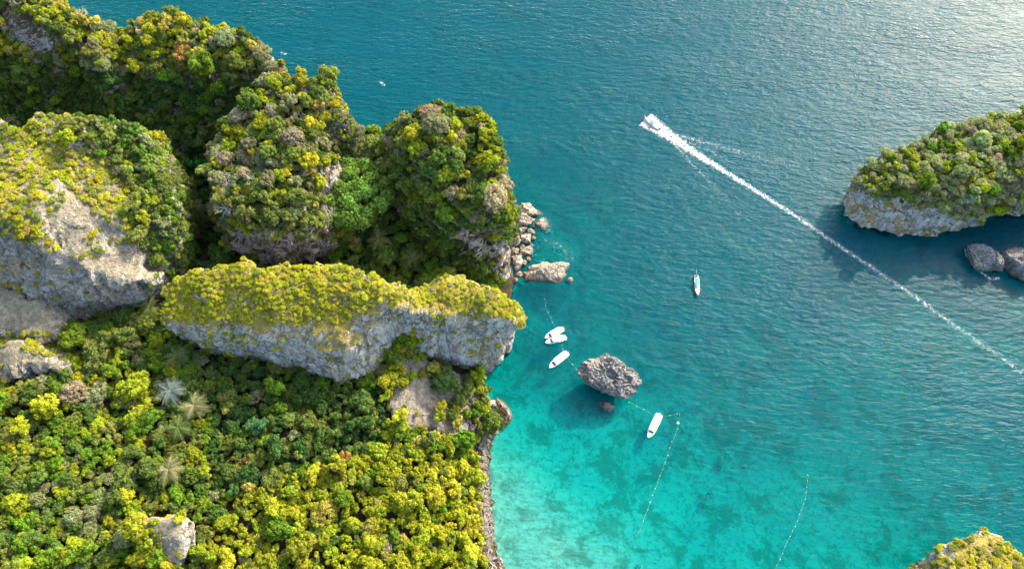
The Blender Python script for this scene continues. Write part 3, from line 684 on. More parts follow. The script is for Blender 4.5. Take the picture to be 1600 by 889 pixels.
SMALL = {'slab': (0.55, 1.3), 'crag': (0.65, 1.8), 'corner': (0.7, 1.6)}
cand = []
for name, l in LAND.items():
    V, Q, nr = l['V'], l['Q'], l['N']
    c = V[Q].mean(1); d1, d2 = V[Q[:, 2]] - V[Q[:, 0]], V[Q[:, 3]] - V[Q[:, 1]]; fn = np.cross(d1, d2); ar = np.linalg.norm(fn, axis=1) / 2; n = fn / (2 * ar[:, None] + 1e-9)
    num = int(ar.sum() * (1.2 if name in ('limestone_slab', 'limestone_nose', 'western_crag', 'corner_headland') else 0.5)); pk = RNG.choice(len(Q), num, p=ar / ar.sum())
    p = c[pk] + RNG.normal(size=(num, 3)) * 0.25; n = n[pk]; pix = PIX(p)
    ok = (p[:, 2] > 2.2) & (pix[:, 0] > -130) & (pix[:, 0] < 1730) & (pix[:, 1] > -90) & (pix[:, 1] < 1010) & (n[:, 2] > -0.25)
    rockm = np.zeros(num, bool); halfm = np.zeros(num, bool)
    wob = fbm(p * 0.12, 2) * 9
    for bi, bpch in enumerate(bare_patches):
        if (name in ('limestone_slab', 'limestone_nose')) != (bi == 2): continue
        rockm |= inpoly(bpch, pix[:, 0] + wob, pix[:, 1] + wob)
    for bpch in half_bare: halfm |= inpoly(bpch, pix[:, 0] + wob, pix[:, 1])
    clump = fbm(p * 0.05 + 70, 3); clump2 = fbm(p * 0.075 + 170, 3)
    for i in np.nonzero(ok)[0]: cand.append((name, p[i], n[i], pix[i], rockm[i], halfm[i], clump[i], clump2[i]))
order = RNG.permutation(len(cand))
cellw = 4.0; occ = {}; PL = []     # accepted plants
def near(p, r, kf):
    ci, cj = int(p[0] // cellw), int(p[1] // cellw); R = 1 if r < 1.6 and kf < .6 else 2
    for a in range(ci - R, ci + R + 1):
        for b_ in range(cj - R, cj + R + 1):
            for q, qr in occ.get((a, b_), ()):
                if (q[0] - p[0]) ** 2 + (q[1] - p[1]) ** 2 + ((q[2] - p[2]) * .8) ** 2 < (kf * (r + qr)) ** 2: return True
    return False
def occupy(p, r): occ.setdefault((int(p[0] // cellw), int(p[1] // cellw)), []).append((p, r))
# hand-placed plants: (kind, px, py, z guess, crown radius, tint, name, label)
def ground_at(px, py, up=0.0):
    """land point seen at a photo pixel (the crown top stands up metres above it)"""
    d = Vector(W(px, py, 0)) - CAMP; h = BVH.ray_cast(CAMP, d.normalized())[0]
    if h is None: return None
    if up:
        for _ in range(6):      # move the foot so that the crown, not the foot, is at the pixel
            q = Vector(W(px, py, h.z + up)); g = BVH.ray_cast(Vector((q.x, q.y, 200)), Vector((0, 0, -1)))[0]
            if g is None: break
            h = g
        if np.abs(PIX(np.array(h) + np.array((0, 0, up)))[0] - (px, py)).max() > 14: h = BVH.ray_cast(CAMP, d.normalized())[0]
    return h
SPECIAL = [  # kind, px, py of the crown middle, crown radius, colour, label
    ('tree', 548, 300, 18.0, 'fresh green', 'huge bright green tree filling the hollow between the two wooded headlands'),
    ('tree', 320, 266, 5.6, 'emerald', 'lone emerald tree standing in the dark ravine'),
    ('tree', 75, 640, 5.2, 'yellow', 'large golden yellow tree below the low rock shelf at left edge'),
    ('tree', 40, 672, 3.6, 'yellow', 'smaller golden yellow tree at the left edge below its larger yellow neighbour'),
    ('tree', 113, 222, 3.4, 'lime', 'round lime green tree on the crest of the western crag'),
    ('tree', 690, 428, 6.0, 'lime', 'dense yellow green tree on top of the seaward nose of the slab'),
    ('tree', 668, 432, 4.6, 'bright green', 'green tree on the left shoulder of the seaward nose'),
    ('tree', 703, 595, 5.4, 'green', 'dark green tree under the vertical wall beside the scree gully'),
    ('tree', 722, 612, 4.2, 'olive', 'olive tree under the vertical wall close to the water'),
    ('tree', 690, 650, 3.0, 'lime', 'bright yellow green bushy tree in the middle of the scree gully'),
    ('tree', 600, 404, 5.0, 'green', 'round dark green tree in the shaded valley behind the slab'),
    ('dry', 505, 800, 5.0, 'golden', 'feathery golden tan tree in the lower wood near the bottom edge'),
    ('tree', 537, 716, 2.8, 'rusty', 'rust orange tree on the edge of the shaded wood'),
    ('tree', 391, 720, 2.6, 'rusty', 'small rust orange tree among green trees left of the other orange one'),
    ('dry', 112, 612, 5.0, 'beige', 'feathery beige tree beside the low rock shelf'),
    ('tree', 150, 618, 4.6, 'grey green', 'pale grey green tree right of the feathery beige tree'),
    ('tree', 282, 75, 4.2, 'rusty', 'orange tan tree on the northern ridge above the ravine'),
    ('tree', 256, 42, 3.6, 'golden', 'golden tree near the crest of the northern ridge'),
    ('tree', 335, 125, 6.5, 'bright green', 'broad green tree spreading over the flank of the northern ridge'),
    ('tree', 605, 735, 4.5, 'lime', 'wide lime green tree at the sunny edge of the lower wood'),
    ('tree', 400, 670, 3.8, 'bluish', 'bluish green tree in the shaded wood below the slab'),
    ('bare', 287, 236, 5.0, 'beige', 'leafless grey tree at the bottom of the dark ravine'),
    ('bare', 352, 326, 5.2, 'beige', 'bleached leafless tree on the left edge of the middle headland'),
    ('bare', 398, 282, 4.2, 'beige', 'bleached leafless tree amid the crowns of the middle headland'),
    ('bare', 350, 282, 3.4, 'beige', 'thin leafless tree leaning over the ravine'),
    ('bare', 440, 205, 4.0, 'beige', 'leafless tree on the upper part of the middle headland'),
    ('dry', 458, 215, 4.6, 'beige', 'pale twiggy tree on the upper part of the middle headland'),
    ('dry', 672, 175, 4.4, 'beige', 'pale twiggy tree at the top of the round headland'),
    ('dry', 352, 248, 3.6, 'beige', 'pale twiggy tree on the ravine side of the middle headland'),
]
TINT['pale green'] = (0.31, 0.36, 0.15); TINT['silver'] = (.4, .45, .42); TINT['tan'] = (.3, .29, .13); TINT['fresh green'] = (0.125, 0.215, 0.035); TINT['emerald'] = (0.025, 0.19, 0.035); TINT['bluish'] = (0.07, 0.17, 0.06)
PALMS = [(270, 558, 5.0, 'green', 'green palm just under the left end of the slab'), (266, 608, 5.2, 'silver', 'silvery palm, upper left of the pair in the shaded wood'), (304, 626, 5.0, 'tan', 'tan fronded palm right of the silvery palm'),
    (280, 672, 4.6, 'green', 'grey green palm below the pair of pale palms'), (264, 728, 4.8, 'tan', 'lowest palm in the left wood with yellowish fronds'), (590, 374, 5.0, 'green', 'palm in the shaded valley behind the slab'), (642, 398, 4.0, 'green', 'small palm in the valley beside the seaward nose'), (230, 480, 4.0, 'green', 'palm in the shade between the crag and the slab')]
for t_, px, py, r, c_, lab in SPECIAL + [('palm',) + q for q in PALMS]:
    big = r > 10
    p = ground_at(px, py, r * (0.9 if big else 1.2) if t_ != 'palm' else 9.0)
    if p is None: continue
    p = np.array(p); occupy(p, r * (1.0 if t_ != 'palm' else .8))
    PL.append(dict(t=t_, p=p, n=np.array((0, 0, 1.0)), r=r, c=c_, z='special', pix=np.array((px, py)), land='', label=lab, big=big))
for pass_ in ('tree', 'shrub'):
    for i in order:
        name, p, n, pix, rk, hf, cl, cl2 = cand[i]
        if near(p, .5, .43): continue
        zn = zone(name, pix[0], pix[1], n[2])
        rock = rk or n[2] < {'flank': -.25, 'cragE': -.2, 'islet': .2, 'ravine': -.2, 'mid': -.2, 'round': -.2, 'north': .0, 'valley': -.2, 'slab': .5}.get(zn, 0.42)
        if rock:
            if pass_ == 'tree' or RNG.random() > 0.006 + (.30 if name == 'western_crag' else 0.16) * max(0, cl - .15): continue
            r = 0.5 + 0.9 * RNG.random(); typ = 'shrub'
        elif zn in SMALL:
            if pass_ == 'tree': continue
            lo, hi = SMALL[zn]; r = lo + (hi - lo) * RNG.random() ** 1.5; typ = 'shrub'
            if hf and (cl2 < .16 or RNG.random() < .5): continue
            if cl < -0.45 and RNG.random() < .6: continue
        else:
            if hf and (cl2 < .22 or RNG.random() < .6): continue
            if n[2] < .22:
                if pass_ == 'tree': continue
                r = 1.1 + 1.3 * RNG.random(); typ = 'shrub'
            elif pass_ == 'tree':
                ur = RNG.random(); r = 1.2 + 1.2 * RNG.random() if ur < .68 else (2.5 + 1.2 * RNG.random() if ur < .93 else 4.1 + 1.6 * RNG.random())
                if zn in ('shade', 'woodE'): r *= 0.86
                if zn == 'islet': r *= 0.75
                if n[2] < .5: r *= .8
                typ = 'tree'
            elif RNG.random() < .5: continue
            else: r = 0.9 + 1.0 * RNG.random(); typ = 'shrub'
        if name == 'forest_ground' and pix[0] > 735 and pix[1] > 560 and (p[2] < 3.2 or RNG.random() < .35): continue
        if any(q.get('big') and (q['p'][0] - p[0]) ** 2 + (q['p'][1] - p[1]) ** 2 < (q['r'] * .55) ** 2 for q in PL[:3]): continue
        if typ == 'tree' and 190 < pix[0] < 330 and 780 < pix[1] < 950 and name != 'limestone_slab':
            tq = PIX(p + np.array((0, 0, r * 1.3)))[0]
            if inpoly([(222, 815), (250, 798), (302, 800), (308, 860), (285, 880), (240, 860)], tq[0], tq[1]): continue
        if near(p, r, 0.42 if typ == 'tree' else 0.41): continue
        o_ = Vector(p) + Vector(n) * 1.2 + Vector((0, 0, .6))
        up = BVH.ray_cast(o_, Vector((0, 0, 1)) if n[2] > .25 else (CAMP - o_).normalized())[0]
        if up is not None: continue
        # neighbours of one kind grow together
        u_ = .5 + .75 * float(cl2) + .13 * RNG.normal(); col = along(u_, MIX[zn])
        if typ == 'tree' and col in ('beige', 'grey green', 'pale green') and RNG.random() < (.8 if col == 'beige' else (.8 if zn == 'islet' else .55)): typ = 'dry'
        if typ == 'tree' and zn in ('mid', 'ravine', 'north') and RNG.random() < .05: typ = 'bare'
        occupy(p, r); PL.append(dict(t=typ, p=p, n=n, r=r, c=col, z=zn, pix=pix, land=name))
PROTO = {'palm': [0], 'tree': TREE, 'shrub': SHRUB, 'dry': DRY, 'bare': BARE}
for q in PL:
    q['k'] = int(RNG.integers(len(PROTO[q['t']]))); q['rz'] = RNG.random() * 6.283
    q['sz'] = q['r'] * (.9 if q.get('big') else 1) * ((.85 + .4 * RNG.random()) if q['t'] != 'shrub' else ((.7 + .5 * RNG.random()) if q['z'] not in ('slab', 'crag', 'corner') else (.45 + .35 * RNG.random())))
    if q['z'] == 'special' and 660 < q['pix'][0] < 695 and 420 < q['pix'][1] < 440: q['sz'] *= .62
    q['ax'] = .84 + .36 * RNG.random() if not q.get('big') else 1.0
    tilt = 0.0 if q['t'] != 'shrub' else 0.5
    nn = Vector(q['n']) * tilt + Vector((0, 0, 1)) * (1 - tilt); e = nn.normalized().to_track_quat('Z', 'Y').to_matrix().to_4x4() @ Matrix.Rotation(q['rz'], 4, 'Z')
    q['eul'] = e.to_euler(); t = np.array(TINT[q['c']]) * (0.82 + 0.36 * RNG.random()) * (1 + 0.05 * RNG.normal(size=3)); q['tint'] = np.clip(t, .01, .6)
    top = Vector(q['p']) + Vector((0, 0, q['r'] * (1.5 if q['t'] != 'shrub' else .5)))
    d = CAMP - top; hit = BVH.ray_cast(top + d.normalized() * .8, d.normalized())[0]
    pc = PIX(np.array(top))[0]; q['top'] = pc
    q['vis'] = hit is None and 0 < pc[0] < 1600 and 0 < pc[1] < 889
    q['app'] = q['r'] / d.length

# ------------------------------------------------------------------ plants: the ones that show largest are things of their own
def place(q, name, label, cat, group):
    e = empty(name, q['p']); e.rotation_euler = q['eul']; e.scale = (q['r'] * q['ax'], q['r'] / q['ax'], q['sz'])
    cr, tk = PROTO[q['t']][q['k']] if not q.get('big') else BIGTREE
    o = obj('branches' if q['t'] == 'bare' else 'crown', cr, None, e); o['tint'] = [float(v) for v in q['tint']]
    obj('trunk', tk, None, e)
    tag(e, label, cat, group); return e
BIGTREE = (crown_mesh('crown', rg, dome_clumps(rg, 40, .55, .40, .13, .22, .86) + dome_clumps(rg, 8, .25, .25, .3, .36, .5), 230, .034), trunk_mesh('trunk', rg, .55, 6, .05))
BIGTREE[1].materials.append(M_BARK)
MARKS = [('the lone emerald tree', 320, 266), ('the huge bright green tree', 560, 298), ('the silvery palm', 266, 608), ('the lowest palm', 264, 728), ('the palm under the slab', 270, 558), ('the pale rock knob', 265, 835),
    ('the scree gully', 660, 620), ('the slab tip over the wood', 545, 590), ('the rust orange tree', 537, 716), ('the feathery golden tree', 505, 800), ('the golden yellow tree', 75, 640), ('the crag summit', 65, 185), ('the crag rock face', 130, 370), ('the lime tree on the crag', 113, 222),
    ('the saddle above the cove', 565, 205), ('the top of the round headland', 672, 155), ('the boulder shore', 800, 360), ('the bottom left corner', 0, 889), ('the bottom edge', 400, 889), ('the bottom shore', 755, 870), ('the shore bend', 750, 700), ('the top left corner', 0, 0), ('the ridge notch over the sea', 185, 20), ('the brown ridge end', 425, 85),
    ('the leafless tree in the ravine', 287, 236), ('the bleached leafless tree', 352, 326), ('the seaward nose', 790, 480), ('the middle of the slab top', 450, 455), ('the left end of the slab', 265, 455), ('the right end of the slab top', 620, 455), ('the islet west end', 1345, 270), ('the islet crest', 1540, 190), ('the islet rock face', 1440, 345), ('the right edge of the islet', 1600, 280),
    ('the corner headland tip', 1545, 835), ('the valley palm', 590, 374), ('the left edge of the wood', 0, 760), ('the northern ridge orange tree', 282, 75), ('the rock shelf', 60, 580), ('the shore wood middle', 660, 780), ('the dark wood middle', 400, 640), ('the left wood middle', 130, 770)]
SIDE = ['right of', 'upper right of', 'above', 'upper left of', 'left of', 'lower left of', 'below', 'lower right of']
KIND = {'tree': ('broadleaf_tree', 'tree', 'tree'), 'shrub': ('shrub', 'shrub', 'shrub'), 'dry': ('dry_tree', 'sparse twiggy tree', 'tree'), 'bare': ('bare_tree', 'leafless tree', 'tree')}
AREA = {'slab': 'on the slab top', 'crag': 'on the western crag', 'cragE': 'on the ravine side of the crag', 'north': 'on the northern ridge', 'flank': 'on the flank of the northern ridge', 'ravine': 'in the ravine', 'mid': 'on the middle headland', 'round': 'on the round headland', 'valley': 'in the valley behind the slab', 'shade': 'in the wood below the slab', 'woodW': 'in the left wood', 'woodE': 'in the shore wood', 'islet': 'on the islet', 'corner': 'on the corner headland'}
used = {}
def describe(q):
    x, y = q['top']; mk = min(MARKS, key=lambda m: (m[1] - x) ** 2 + (m[2] - y) ** 2); dx, dy = x - mk[1], mk[2] - y
    dist = math.hypot(dx, dy); side = SIDE[int(round(math.atan2(dy, dx) / (math.pi / 4))) % 8] if dist > 14 else 'at'
    sz = 'large ' if q['r'] > 3.3 else ('small ' if q['r'] < (2.3 if q['t'] != 'shrub' else 1.3) else '')
    hgt = 'tall ' if q['sz'] / q['r'] > 1.12 and q['t'] != 'shrub' else ('flat ' if q['sz'] / q['r'] < .9 else '')
    return sz, hgt, q['c'], KIND[q['t']][1], side, mk[0], dist
special = [q for q in PL if 'label' in q]
rest = [q for q in PL if 'label' not in q]
nt_ = len([q for q in special if q['t'] in ('tree', 'dry')])
big_t = sorted([q for q in rest if q['vis'] and q['t'] in ('tree', 'dry')], key=lambda q: -q['app'])[:300 - nt_]
big_s = sorted([q for q in rest if q['vis'] and q['t'] == 'shrub'], key=lambda q: -q['app'])[:300]
big_b = [q for q in rest if q['vis'] and q['t'] == 'bare']
picked = sorted(big_t + big_s + big_b, key=lambda q: describe(q)[6])
for q in picked:
    sz, hg, c_, kd, side, mk, dist = describe(q); base = (c_, kd, side, mk)
    for lab in (f"{c_} {kd} {side} {mk}", f"{sz}{c_} {kd} {side} {mk}", f"{hg}{c_} {kd} {side} {mk}", f"{sz}{hg}{c_} {kd} {side} {mk}"):
        if lab not in used: break
    else:
        n_ = used[lab] = used[lab] + 1
        lab = f"{lab}, {('', '', 'second', 'third', 'fourth', 'fifth', 'sixth', 'seventh', 'eighth', 'ninth', 'tenth')[min(n_, 10)]} nearest" if n_ <= 10 else lab + ', farther out'
    used.setdefault(lab, 1); q['label'] = lab; q['done'] = True
for q in special + picked:
    q['done'] = True
    if q['t'] == 'palm': continue
    nm, kd, cat = KIND[q['t']]
    place(q, nm, q['label'], cat, ('prominent trees of the wood' if q['z'] == 'special' else f"{kd}s {AREA[q['z']]}"))

# ------------------------------------------------------------------ plants: everything past the limit, as growth that nobody could count
def scatter(name, label, cat, plants, kinds):
    me = bpy.data.meshes.new(name); me.from_pydata([tuple(q['p']) for q in plants], [], [])
    a = me.attributes.new('rot', 'FLOAT_VECTOR', 'POINT'); a.data.foreach_set('vector', np.array([tuple(q['eul']) for q in plants], np.float32).ravel())
    a = me.attributes.new('scl', 'FLOAT_VECTOR', 'POINT'); a.data.foreach_set('vector', np.array([(q['r'] * q['ax'], q['r'] / q['ax'], q['sz']) for q in plants], np.float32).ravel())
    a = me.attributes.new('tint', 'FLOAT_COLOR', 'POINT'); a.data.foreach_set('color', np.array([(*q['tint'], 1) for q in plants], np.float32).ravel())
    code = [(t, k) for t in kinds for k in range(len(PROTO[t]))]
    a = me.attributes.new('pick', 'INT', 'POINT'); a.data.foreach_set('value', np.array([code.index((q['t'], q['k'])) for q in plants], np.int32))
    o = obj(name, me); tag(o, label, cat, kind='stuff')
    ng = bpy.data.node_groups.new(name, 'GeometryNodeTree'); ng.interface.new_socket('Geometry', in_out='INPUT', socket_type='NodeSocketGeometry'); ng.interface.new_socket('Geometry', in_out='OUTPUT', socket_type='NodeSocketGeometry')
    n = ng.nodes; l = ng.links; gi = n.new('NodeGroupInput'); go = n.new('NodeGroupOutput'); jo = n.new('GeometryNodeJoinGeometry')
    def named(nm, ty):
        x = n.new('GeometryNodeInputNamedAttribute'); x.data_type = ty; x.inputs[0].default_value = nm; return x.outputs[0]
    for ci, (t, k) in enumerate(code):
        src = next((ob for ob in scene.objects if ob.type == 'MESH' and ob.data is PROTO[t][k][0]), None)
        if src is None: continue
        tr_ = next(ob for ob in src.parent.children if ob.name.startswith('trunk'))
        j2 = n.new('GeometryNodeJoinGeometry')
        for s_ in (src, tr_):
            oi = n.new('GeometryNodeObjectInfo'); oi.transform_space = 'ORIGINAL'; oi.inputs['Object'].default_value = s_; oi.inputs['As Instance'].default_value = False; l.new(oi.outputs['Geometry'], j2.inputs[0])
        ip = n.new('GeometryNodeInstanceOnPoints'); l.new(gi.outputs[0], ip.inputs['Points']); l.new(j2.outputs[0], ip.inputs['Instance'])
        cmp_ = n.new('FunctionNodeCompare'); cmp_.data_type = 'INT'; cmp_.operation = 'EQUAL'; l.new(named('pick', 'INT'), cmp_.inputs[2]); cmp_.inputs[3].default_value = ci
        l.new(cmp_.outputs[0], ip.inputs['Selection']); l.new(named('rot', 'FLOAT_VECTOR'), ip.inputs['Rotation']); l.new(named('scl', 'FLOAT_VECTOR'), ip.inputs['Scale'])
        l.new(ip.outputs[0], jo.inputs[0])
    l.new(jo.outputs[0], go.inputs[0]); md = o.modifiers.new('growth', 'NODES'); md.node_group = ng
    return o
left = [q for q in rest if not q.get('done')]
scatter('forest', 'mass of smaller trees filling the wooded slopes and headlands', 'forest', [q for q in left if q['t'] != 'shrub'], ('tree', 'dry', 'bare'))
scatter('undergrowth', 'low yellow and green scrub between the larger bushes', 'scrub', [q for q in left if q['t'] == 'shrub'], ('shrub',))

# ------------------------------------------------------------------ palms
rp = np.random.default_rng(9)
def frond_mesh():
    V, F, var = [], [], []
    def q4(a, b, c, d, v): n = len(V); V.extend([a, b, c, d]); F.append((n, n + 1, n + 2, n + 3)); var.extend([v] * 4)
    P = lambda t: np.array([t, 0, .42 * t - .62 * t * t])
    for i in range(8):
        t0, t1 = i / 8, (i + 1) / 8; w = .022 * (1 - t0) + .004; a, b = P(t0), P(t1); q4(a + [0, -w, 0], b + [0, -w, 0], b + [0, w, 0], a + [0, w, 0], .8)
    for i in range(22):
        t = .14 + .86 * i / 21; ln = .30 * math.sin(math.pi * min(1, .18 + .8 * t)) ** .7; p = P(t)
        for s in (-1, 1):
            tip = p + np.array([.17 + .08 * rp.random(), s * ln, -.10 - .08 * rp.random()]); w = np.array([.015, 0, 0]); q4(p - w, p + w, tip + w * .3, tip - w * .3, rp.random())
    me = mesh_np('frond', np.array(V), np.array(F)); fattr(me, 'var', var); me.materials.append(M_LEAF); return me
FR = [frond_mesh() for _ in range(3)]
PT = {'green': (.12, .16, .05), 'silver': (.17, .21, .18), 'tan': (.22, .22, .10)}
for q in special:
    if q['t'] != 'palm': continue
    e = empty('palm_tree', q['p']); tag(e, q['label'], 'palm tree', 'palms in the shaded woods')
    mb = MB(); lean = rp.normal(size=2) * .8
    mb.tube([(0, 0, -.5), (lean[0] * .3, lean[1] * .3, 3), (lean[0] * .7, lean[1] * .7, 6), (lean[0], lean[1], 8.6)], [.26, .2, .17, .16], 8); mb.build('trunk', M_BARK, e)
    n_ = 15
    for k in range(n_):
        a = 2 * math.pi * k / n_ + rp.normal() * .15; f = obj('frond', FR[k % 3], None, e, loc=(lean[0], lean[1], 8.6), rot=(rp.normal() * .25, .28 - .75 * (k % 3) / 2 * .8 + rp.normal() * .12, a), scale=q['r'] * (.8 + .35 * rp.random()))
        g_ = .75 + .5 * rp.random(); f['tint'] = [float(v * g_) for v in PT[q['c']]]

# ------------------------------------------------------------------ rocks
rr = np.random.default_rng(33)
ICOS = {k: ico(k) for k in (2, 3, 4, 5, 6)}
def rock_mesh(name, seed, dims, sub=3, planes=18, jag=0.06, karst=0.0, m=None):
    g = np.random.default_rng(seed); V, F = ICOS[sub]; V = V.copy()
    for _ in range(planes):
        n = unit(g.normal(size=3)); d = .50 + .36 * g.random(); V -= n * np.maximum(0, V @ n - d)[:, None] * .92
    o = g.random(3) * 50
    V *= (1 + fbm(V * 1.3 + o, 2) * .14 + fbm(V * 3.5 + o, 3) * jag)[:, None]
    V *= np.array(dims)
    if karst:
        s = 1.0
        up = np.clip(V[:, 2:3] / dims[2] * .6 + .7, .3, 1.3)
        V += unit(V) * ((ridged(V * np.array([.16, .30, .12]) + o, 3) * .8 + fracture(V * np.array([.22, .3, .3]) + o) * .9 + fracture(V * .8 + o) * .3 + ridged(V * 1.1 + o, 3) * .22)[:, None] * karst * up)
    return mesh_np(name, V, F, False)
BM = [[rock_mesh('boulder', 100 + k, (1, 1, .85), s) for k in range(7)] for s in (2, 3)]
M_PEBBLE = rock_material('shore_rubble', (0.19, 0.172, 0.148), (0.06, 0.053, 0.045), (0.19, 0.15, 0.11), moss=0.0, fine=3.0)
for grp, m_ in zip(BM, (M_PEBBLE, M_BOULDER)):
    for me in grp: me.materials.append(m_)
M_SUNK = rock_material('sunken_rock', (0.46, 0.43, 0.34), (0.24, 0.22, 0.16), (0.40, 0.34, 0.24), moss=0.0, wet=False, fine=2.2)
SUNK = [rock_mesh('sunken_boulder', 300 + k, (1, 1, .85), 4, jag=.12) for k in range(5)]
for me in SUNK: me.materials.append(M_SUNK)
def boulder(px, py, dims, rotz=0.0, label=None, group=None, m=M_BOULDER, sink=.35, sub=5, z=0.0, karst=0.55, name='boulder', seed=None, planes=18):
    p = W(px, py, z + dims[2] * .35); me = rock_mesh(name, seed or int(rr.integers(1e6)), dims, sub, karst=karst, planes=planes)
    o = obj(name, me, m, None, (p[0], p[1], z + dims[2] * (.5 - sink)), (0, 0, rotz)); tag(o, label, 'rock', group); return o
boulder(853, 423, (12.5, 5.8, 4.6), .20, 'largest pale oblong boulder at the tip of the rubble shore', sub=5, seed=11, karst=.6)
boulder(812, 341, (8.6, 4.8, 5.0), -.12, 'broad brown boulder with a flat edge, top of the rubble shore', seed=12)
boulder(825, 328, (5.6, 4.0, 4.0), -.3, 'rounded brown boulder behind the broad flat edged boulder', seed=13, sub=4)
boulder(848, 350, (2.7, 3.0, 1.9), .4, 'small brown boulder standing alone in the water right of the broad one', seed=14, sub=4)
boulder(800, 313, (2.4, 2.0, 2.0), 0, 'small round boulder against the cliff foot, topmost of the rubble', seed=15, sub=4)
boulder(891, 437, (1.8, 1.1, 1.0), .4, 'small whitish rock at the seaward end of the largest boulder', seed=16, sub=3)
boulder(803, 375, (5.2, 4.4, 4.2), .5, 'large squarish boulder in the middle of the rubble shore', seed=17, sub=4)
boulder(824, 393, (3.2, 2.8, 2.6), .2, 'brown boulder right of centre in the rubble, just above the largest', seed=18, sub=4)
mid = [(822, 373, 2.4), (815, 358, 2.0), (829, 362, 1.9), (809, 407, 2.7), (819, 411, 1.5), (806, 393, 1.7), (792, 362, 1.5), (804, 359, 1.4), (816, 385, 1.3), (787, 355, 1.5), (813, 399, 1.2), (799, 366, 1.2), (797, 384, 1.5), (812, 366, 1.0), (800, 350, 1.3), (808, 418, 1.6), (803, 403, 1.4), (834, 372, 1.2), (795, 375, 1.1), (826, 404, 1.1), (812, 429, 1.5), (806, 437, 1.3), (836, 352, 1.1), (830, 383, 1.0)]
ordn = lambda n: f'{n}th' if 10 <= n % 100 <= 20 else f"{n}{ {1: 'st', 2: 'nd', 3: 'rd'}.get(n % 10, 'th')}"
for i, (px, py, r) in enumerate(sorted(mid, key=lambda b_: b_[1])):
    r *= 1.3
    p = W(px, py, r * .4); o = obj('boulder', BM[1][i % 7], None, None, (p[0], p[1], r * .15), (rr.random() * .6, rr.random() * .6, rr.random() * 6), (r * 1.1, r * (.8 + .3 * rr.random()), r))
    s = 'mid sized' if r > 1.8 else ('small' if r > 1.25 else 'very small')
    near_ = 'beside the cliff foot' if px < 800 else ('below the broad boulder' if py < 370 else ('next to the largest boulder' if py > 400 else 'in the rubble middle'))
    tag(o, f'{s} brown boulder {near_}, {ordn(i + 1)} from the rubble top', 'rock', 'brown boulders of the rubble shore')
for i, (px, py, r) in enumerate([(834, 398, 2.4), (843, 406, 2.6), (838, 385, 1.9), (848, 375, 2.4), (856, 362, 2.6), (835, 318, 2.6), (870, 392, 3.0), (812, 292, 2.8), (803, 275, 2.4)]):
    p = W(px, py, -.6); o = obj('sunken_boulder', SUNK[i % 5], None, None, (p[0], p[1], -.95 - .1 * r), (0, 0, i), (r * 1.3, r * 1.1, .8))
    tag(o, 'sunken pale boulder showing through the water ' + ['left of the largest boulder tip', 'above the largest boulder', 'right of the rubble middle', 'off the small lone boulder', 'far right of the broad boulder', 'above the rounded brown boulder', 'farthest from the rubble', 'under the cliff foot', 'topmost beside the headland cliff'][i], 'rock')
for px, py, r, lab in [(1138, 712, 2.6, 'largest sunken pale rock in the open shallows'), (1110, 771, 1.9, 'small round sunken rock below the long buoy line end'), (1161, 728, 1.8, 'slim sunken rock right of the largest sunken one'), (826, 517, 3.2, 'dark sunken rock off the seaward nose of the slab'), (1000, 886, 1.6, 'sunken pale rock at the bottom edge of the shallows')]:
    p = W(px, py, -.4); tag(obj('sunken_boulder', SUNK[int(r * 10) % 5], None, None, (p[0], p[1], -.7), (0, 0, r), (r, r * 1.15, .62)), lab, 'rock')
boulder(951, 586, (14.0, 10.0, 8.0), -.22, 'large jagged grey rock standing in the bay beside the moored boats', m=M_GREYROCK, sub=6, karst=.8, name='sea_rock', seed=5, sink=.30, planes=8)
boulder(949, 633, (3.4, 2.2, 1.7), -.5, 'small grey rock just below the large jagged bay rock', m=M_GREYROCK, sub=4, karst=.3, name='sea_rock', seed=6)
boulder(938, 629, (1.3, 1.0, .8), .5, 'tiny rock left of the small grey bay rock', m=M_GREYROCK, sub=3, karst=.15, name='sea_rock', seed=8)
boulder(1536, 406, (8.6, 7.2, 6.0), -.75, 'grey dome rock with white surf line below the wooded islet', m=M_GREYROCK, sub=5, karst=.5, name='sea_rock', seed=9)
boulder(1598, 416, (11.5, 7.5, 7.5), -.5, 'dark grey rock cut by the right edge below the islet', m=M_GREYROCK, sub=5, karst=.6, name='sea_rock', seed=10)
boulder(785, 645, (3.6, 6.6, 3.4), .25, 'pale angular rock jutting from the shore bend', m=M_CLIFF, sub=5, seed=22, karst=.3, planes=16)
boulder(766, 632, (3.4, 3.0, 2.6), .4, 'reddish rock at the inner shore bend', sub=4, seed=23)
boulder(764, 862, (4.2, 3.6, 3.2), .2, 'large grey shore boulder near the bottom edge', m=M_CLIFF, sub=4, seed=24)
boulder(771, 884, (4.6, 3.8, 3.0), .9, 'large grey shore boulder cut by the bottom edge', m=M_CLIFF, sub=4, seed=25)
boulder(757, 842, (2.8, 2.6, 2.4), .2, 'medium grey shore boulder above the two large bottom ones', m=M_CLIFF, sub=4, seed=26)
SH = [(752, 600), (752, 622), (770, 640), (776, 664), (760, 690), (758, 720), (760, 760), (761, 800), (764, 835), (768, 889)]
def shore_pt(t):
    k = t * (len(SH) - 1); i = min(int(k), len(SH) - 2); f = k - i
    return SH[i][0] + (SH[i + 1][0] - SH[i][0]) * f, SH[i][1] + (SH[i + 1][1] - SH[i][1]) * f
def land_z(x, y):
    h = BVH.ray_cast(Vector((x, y, 200)), Vector((0, 0, -1)))[0]; return h.z if h is not None else -.4
stones = []
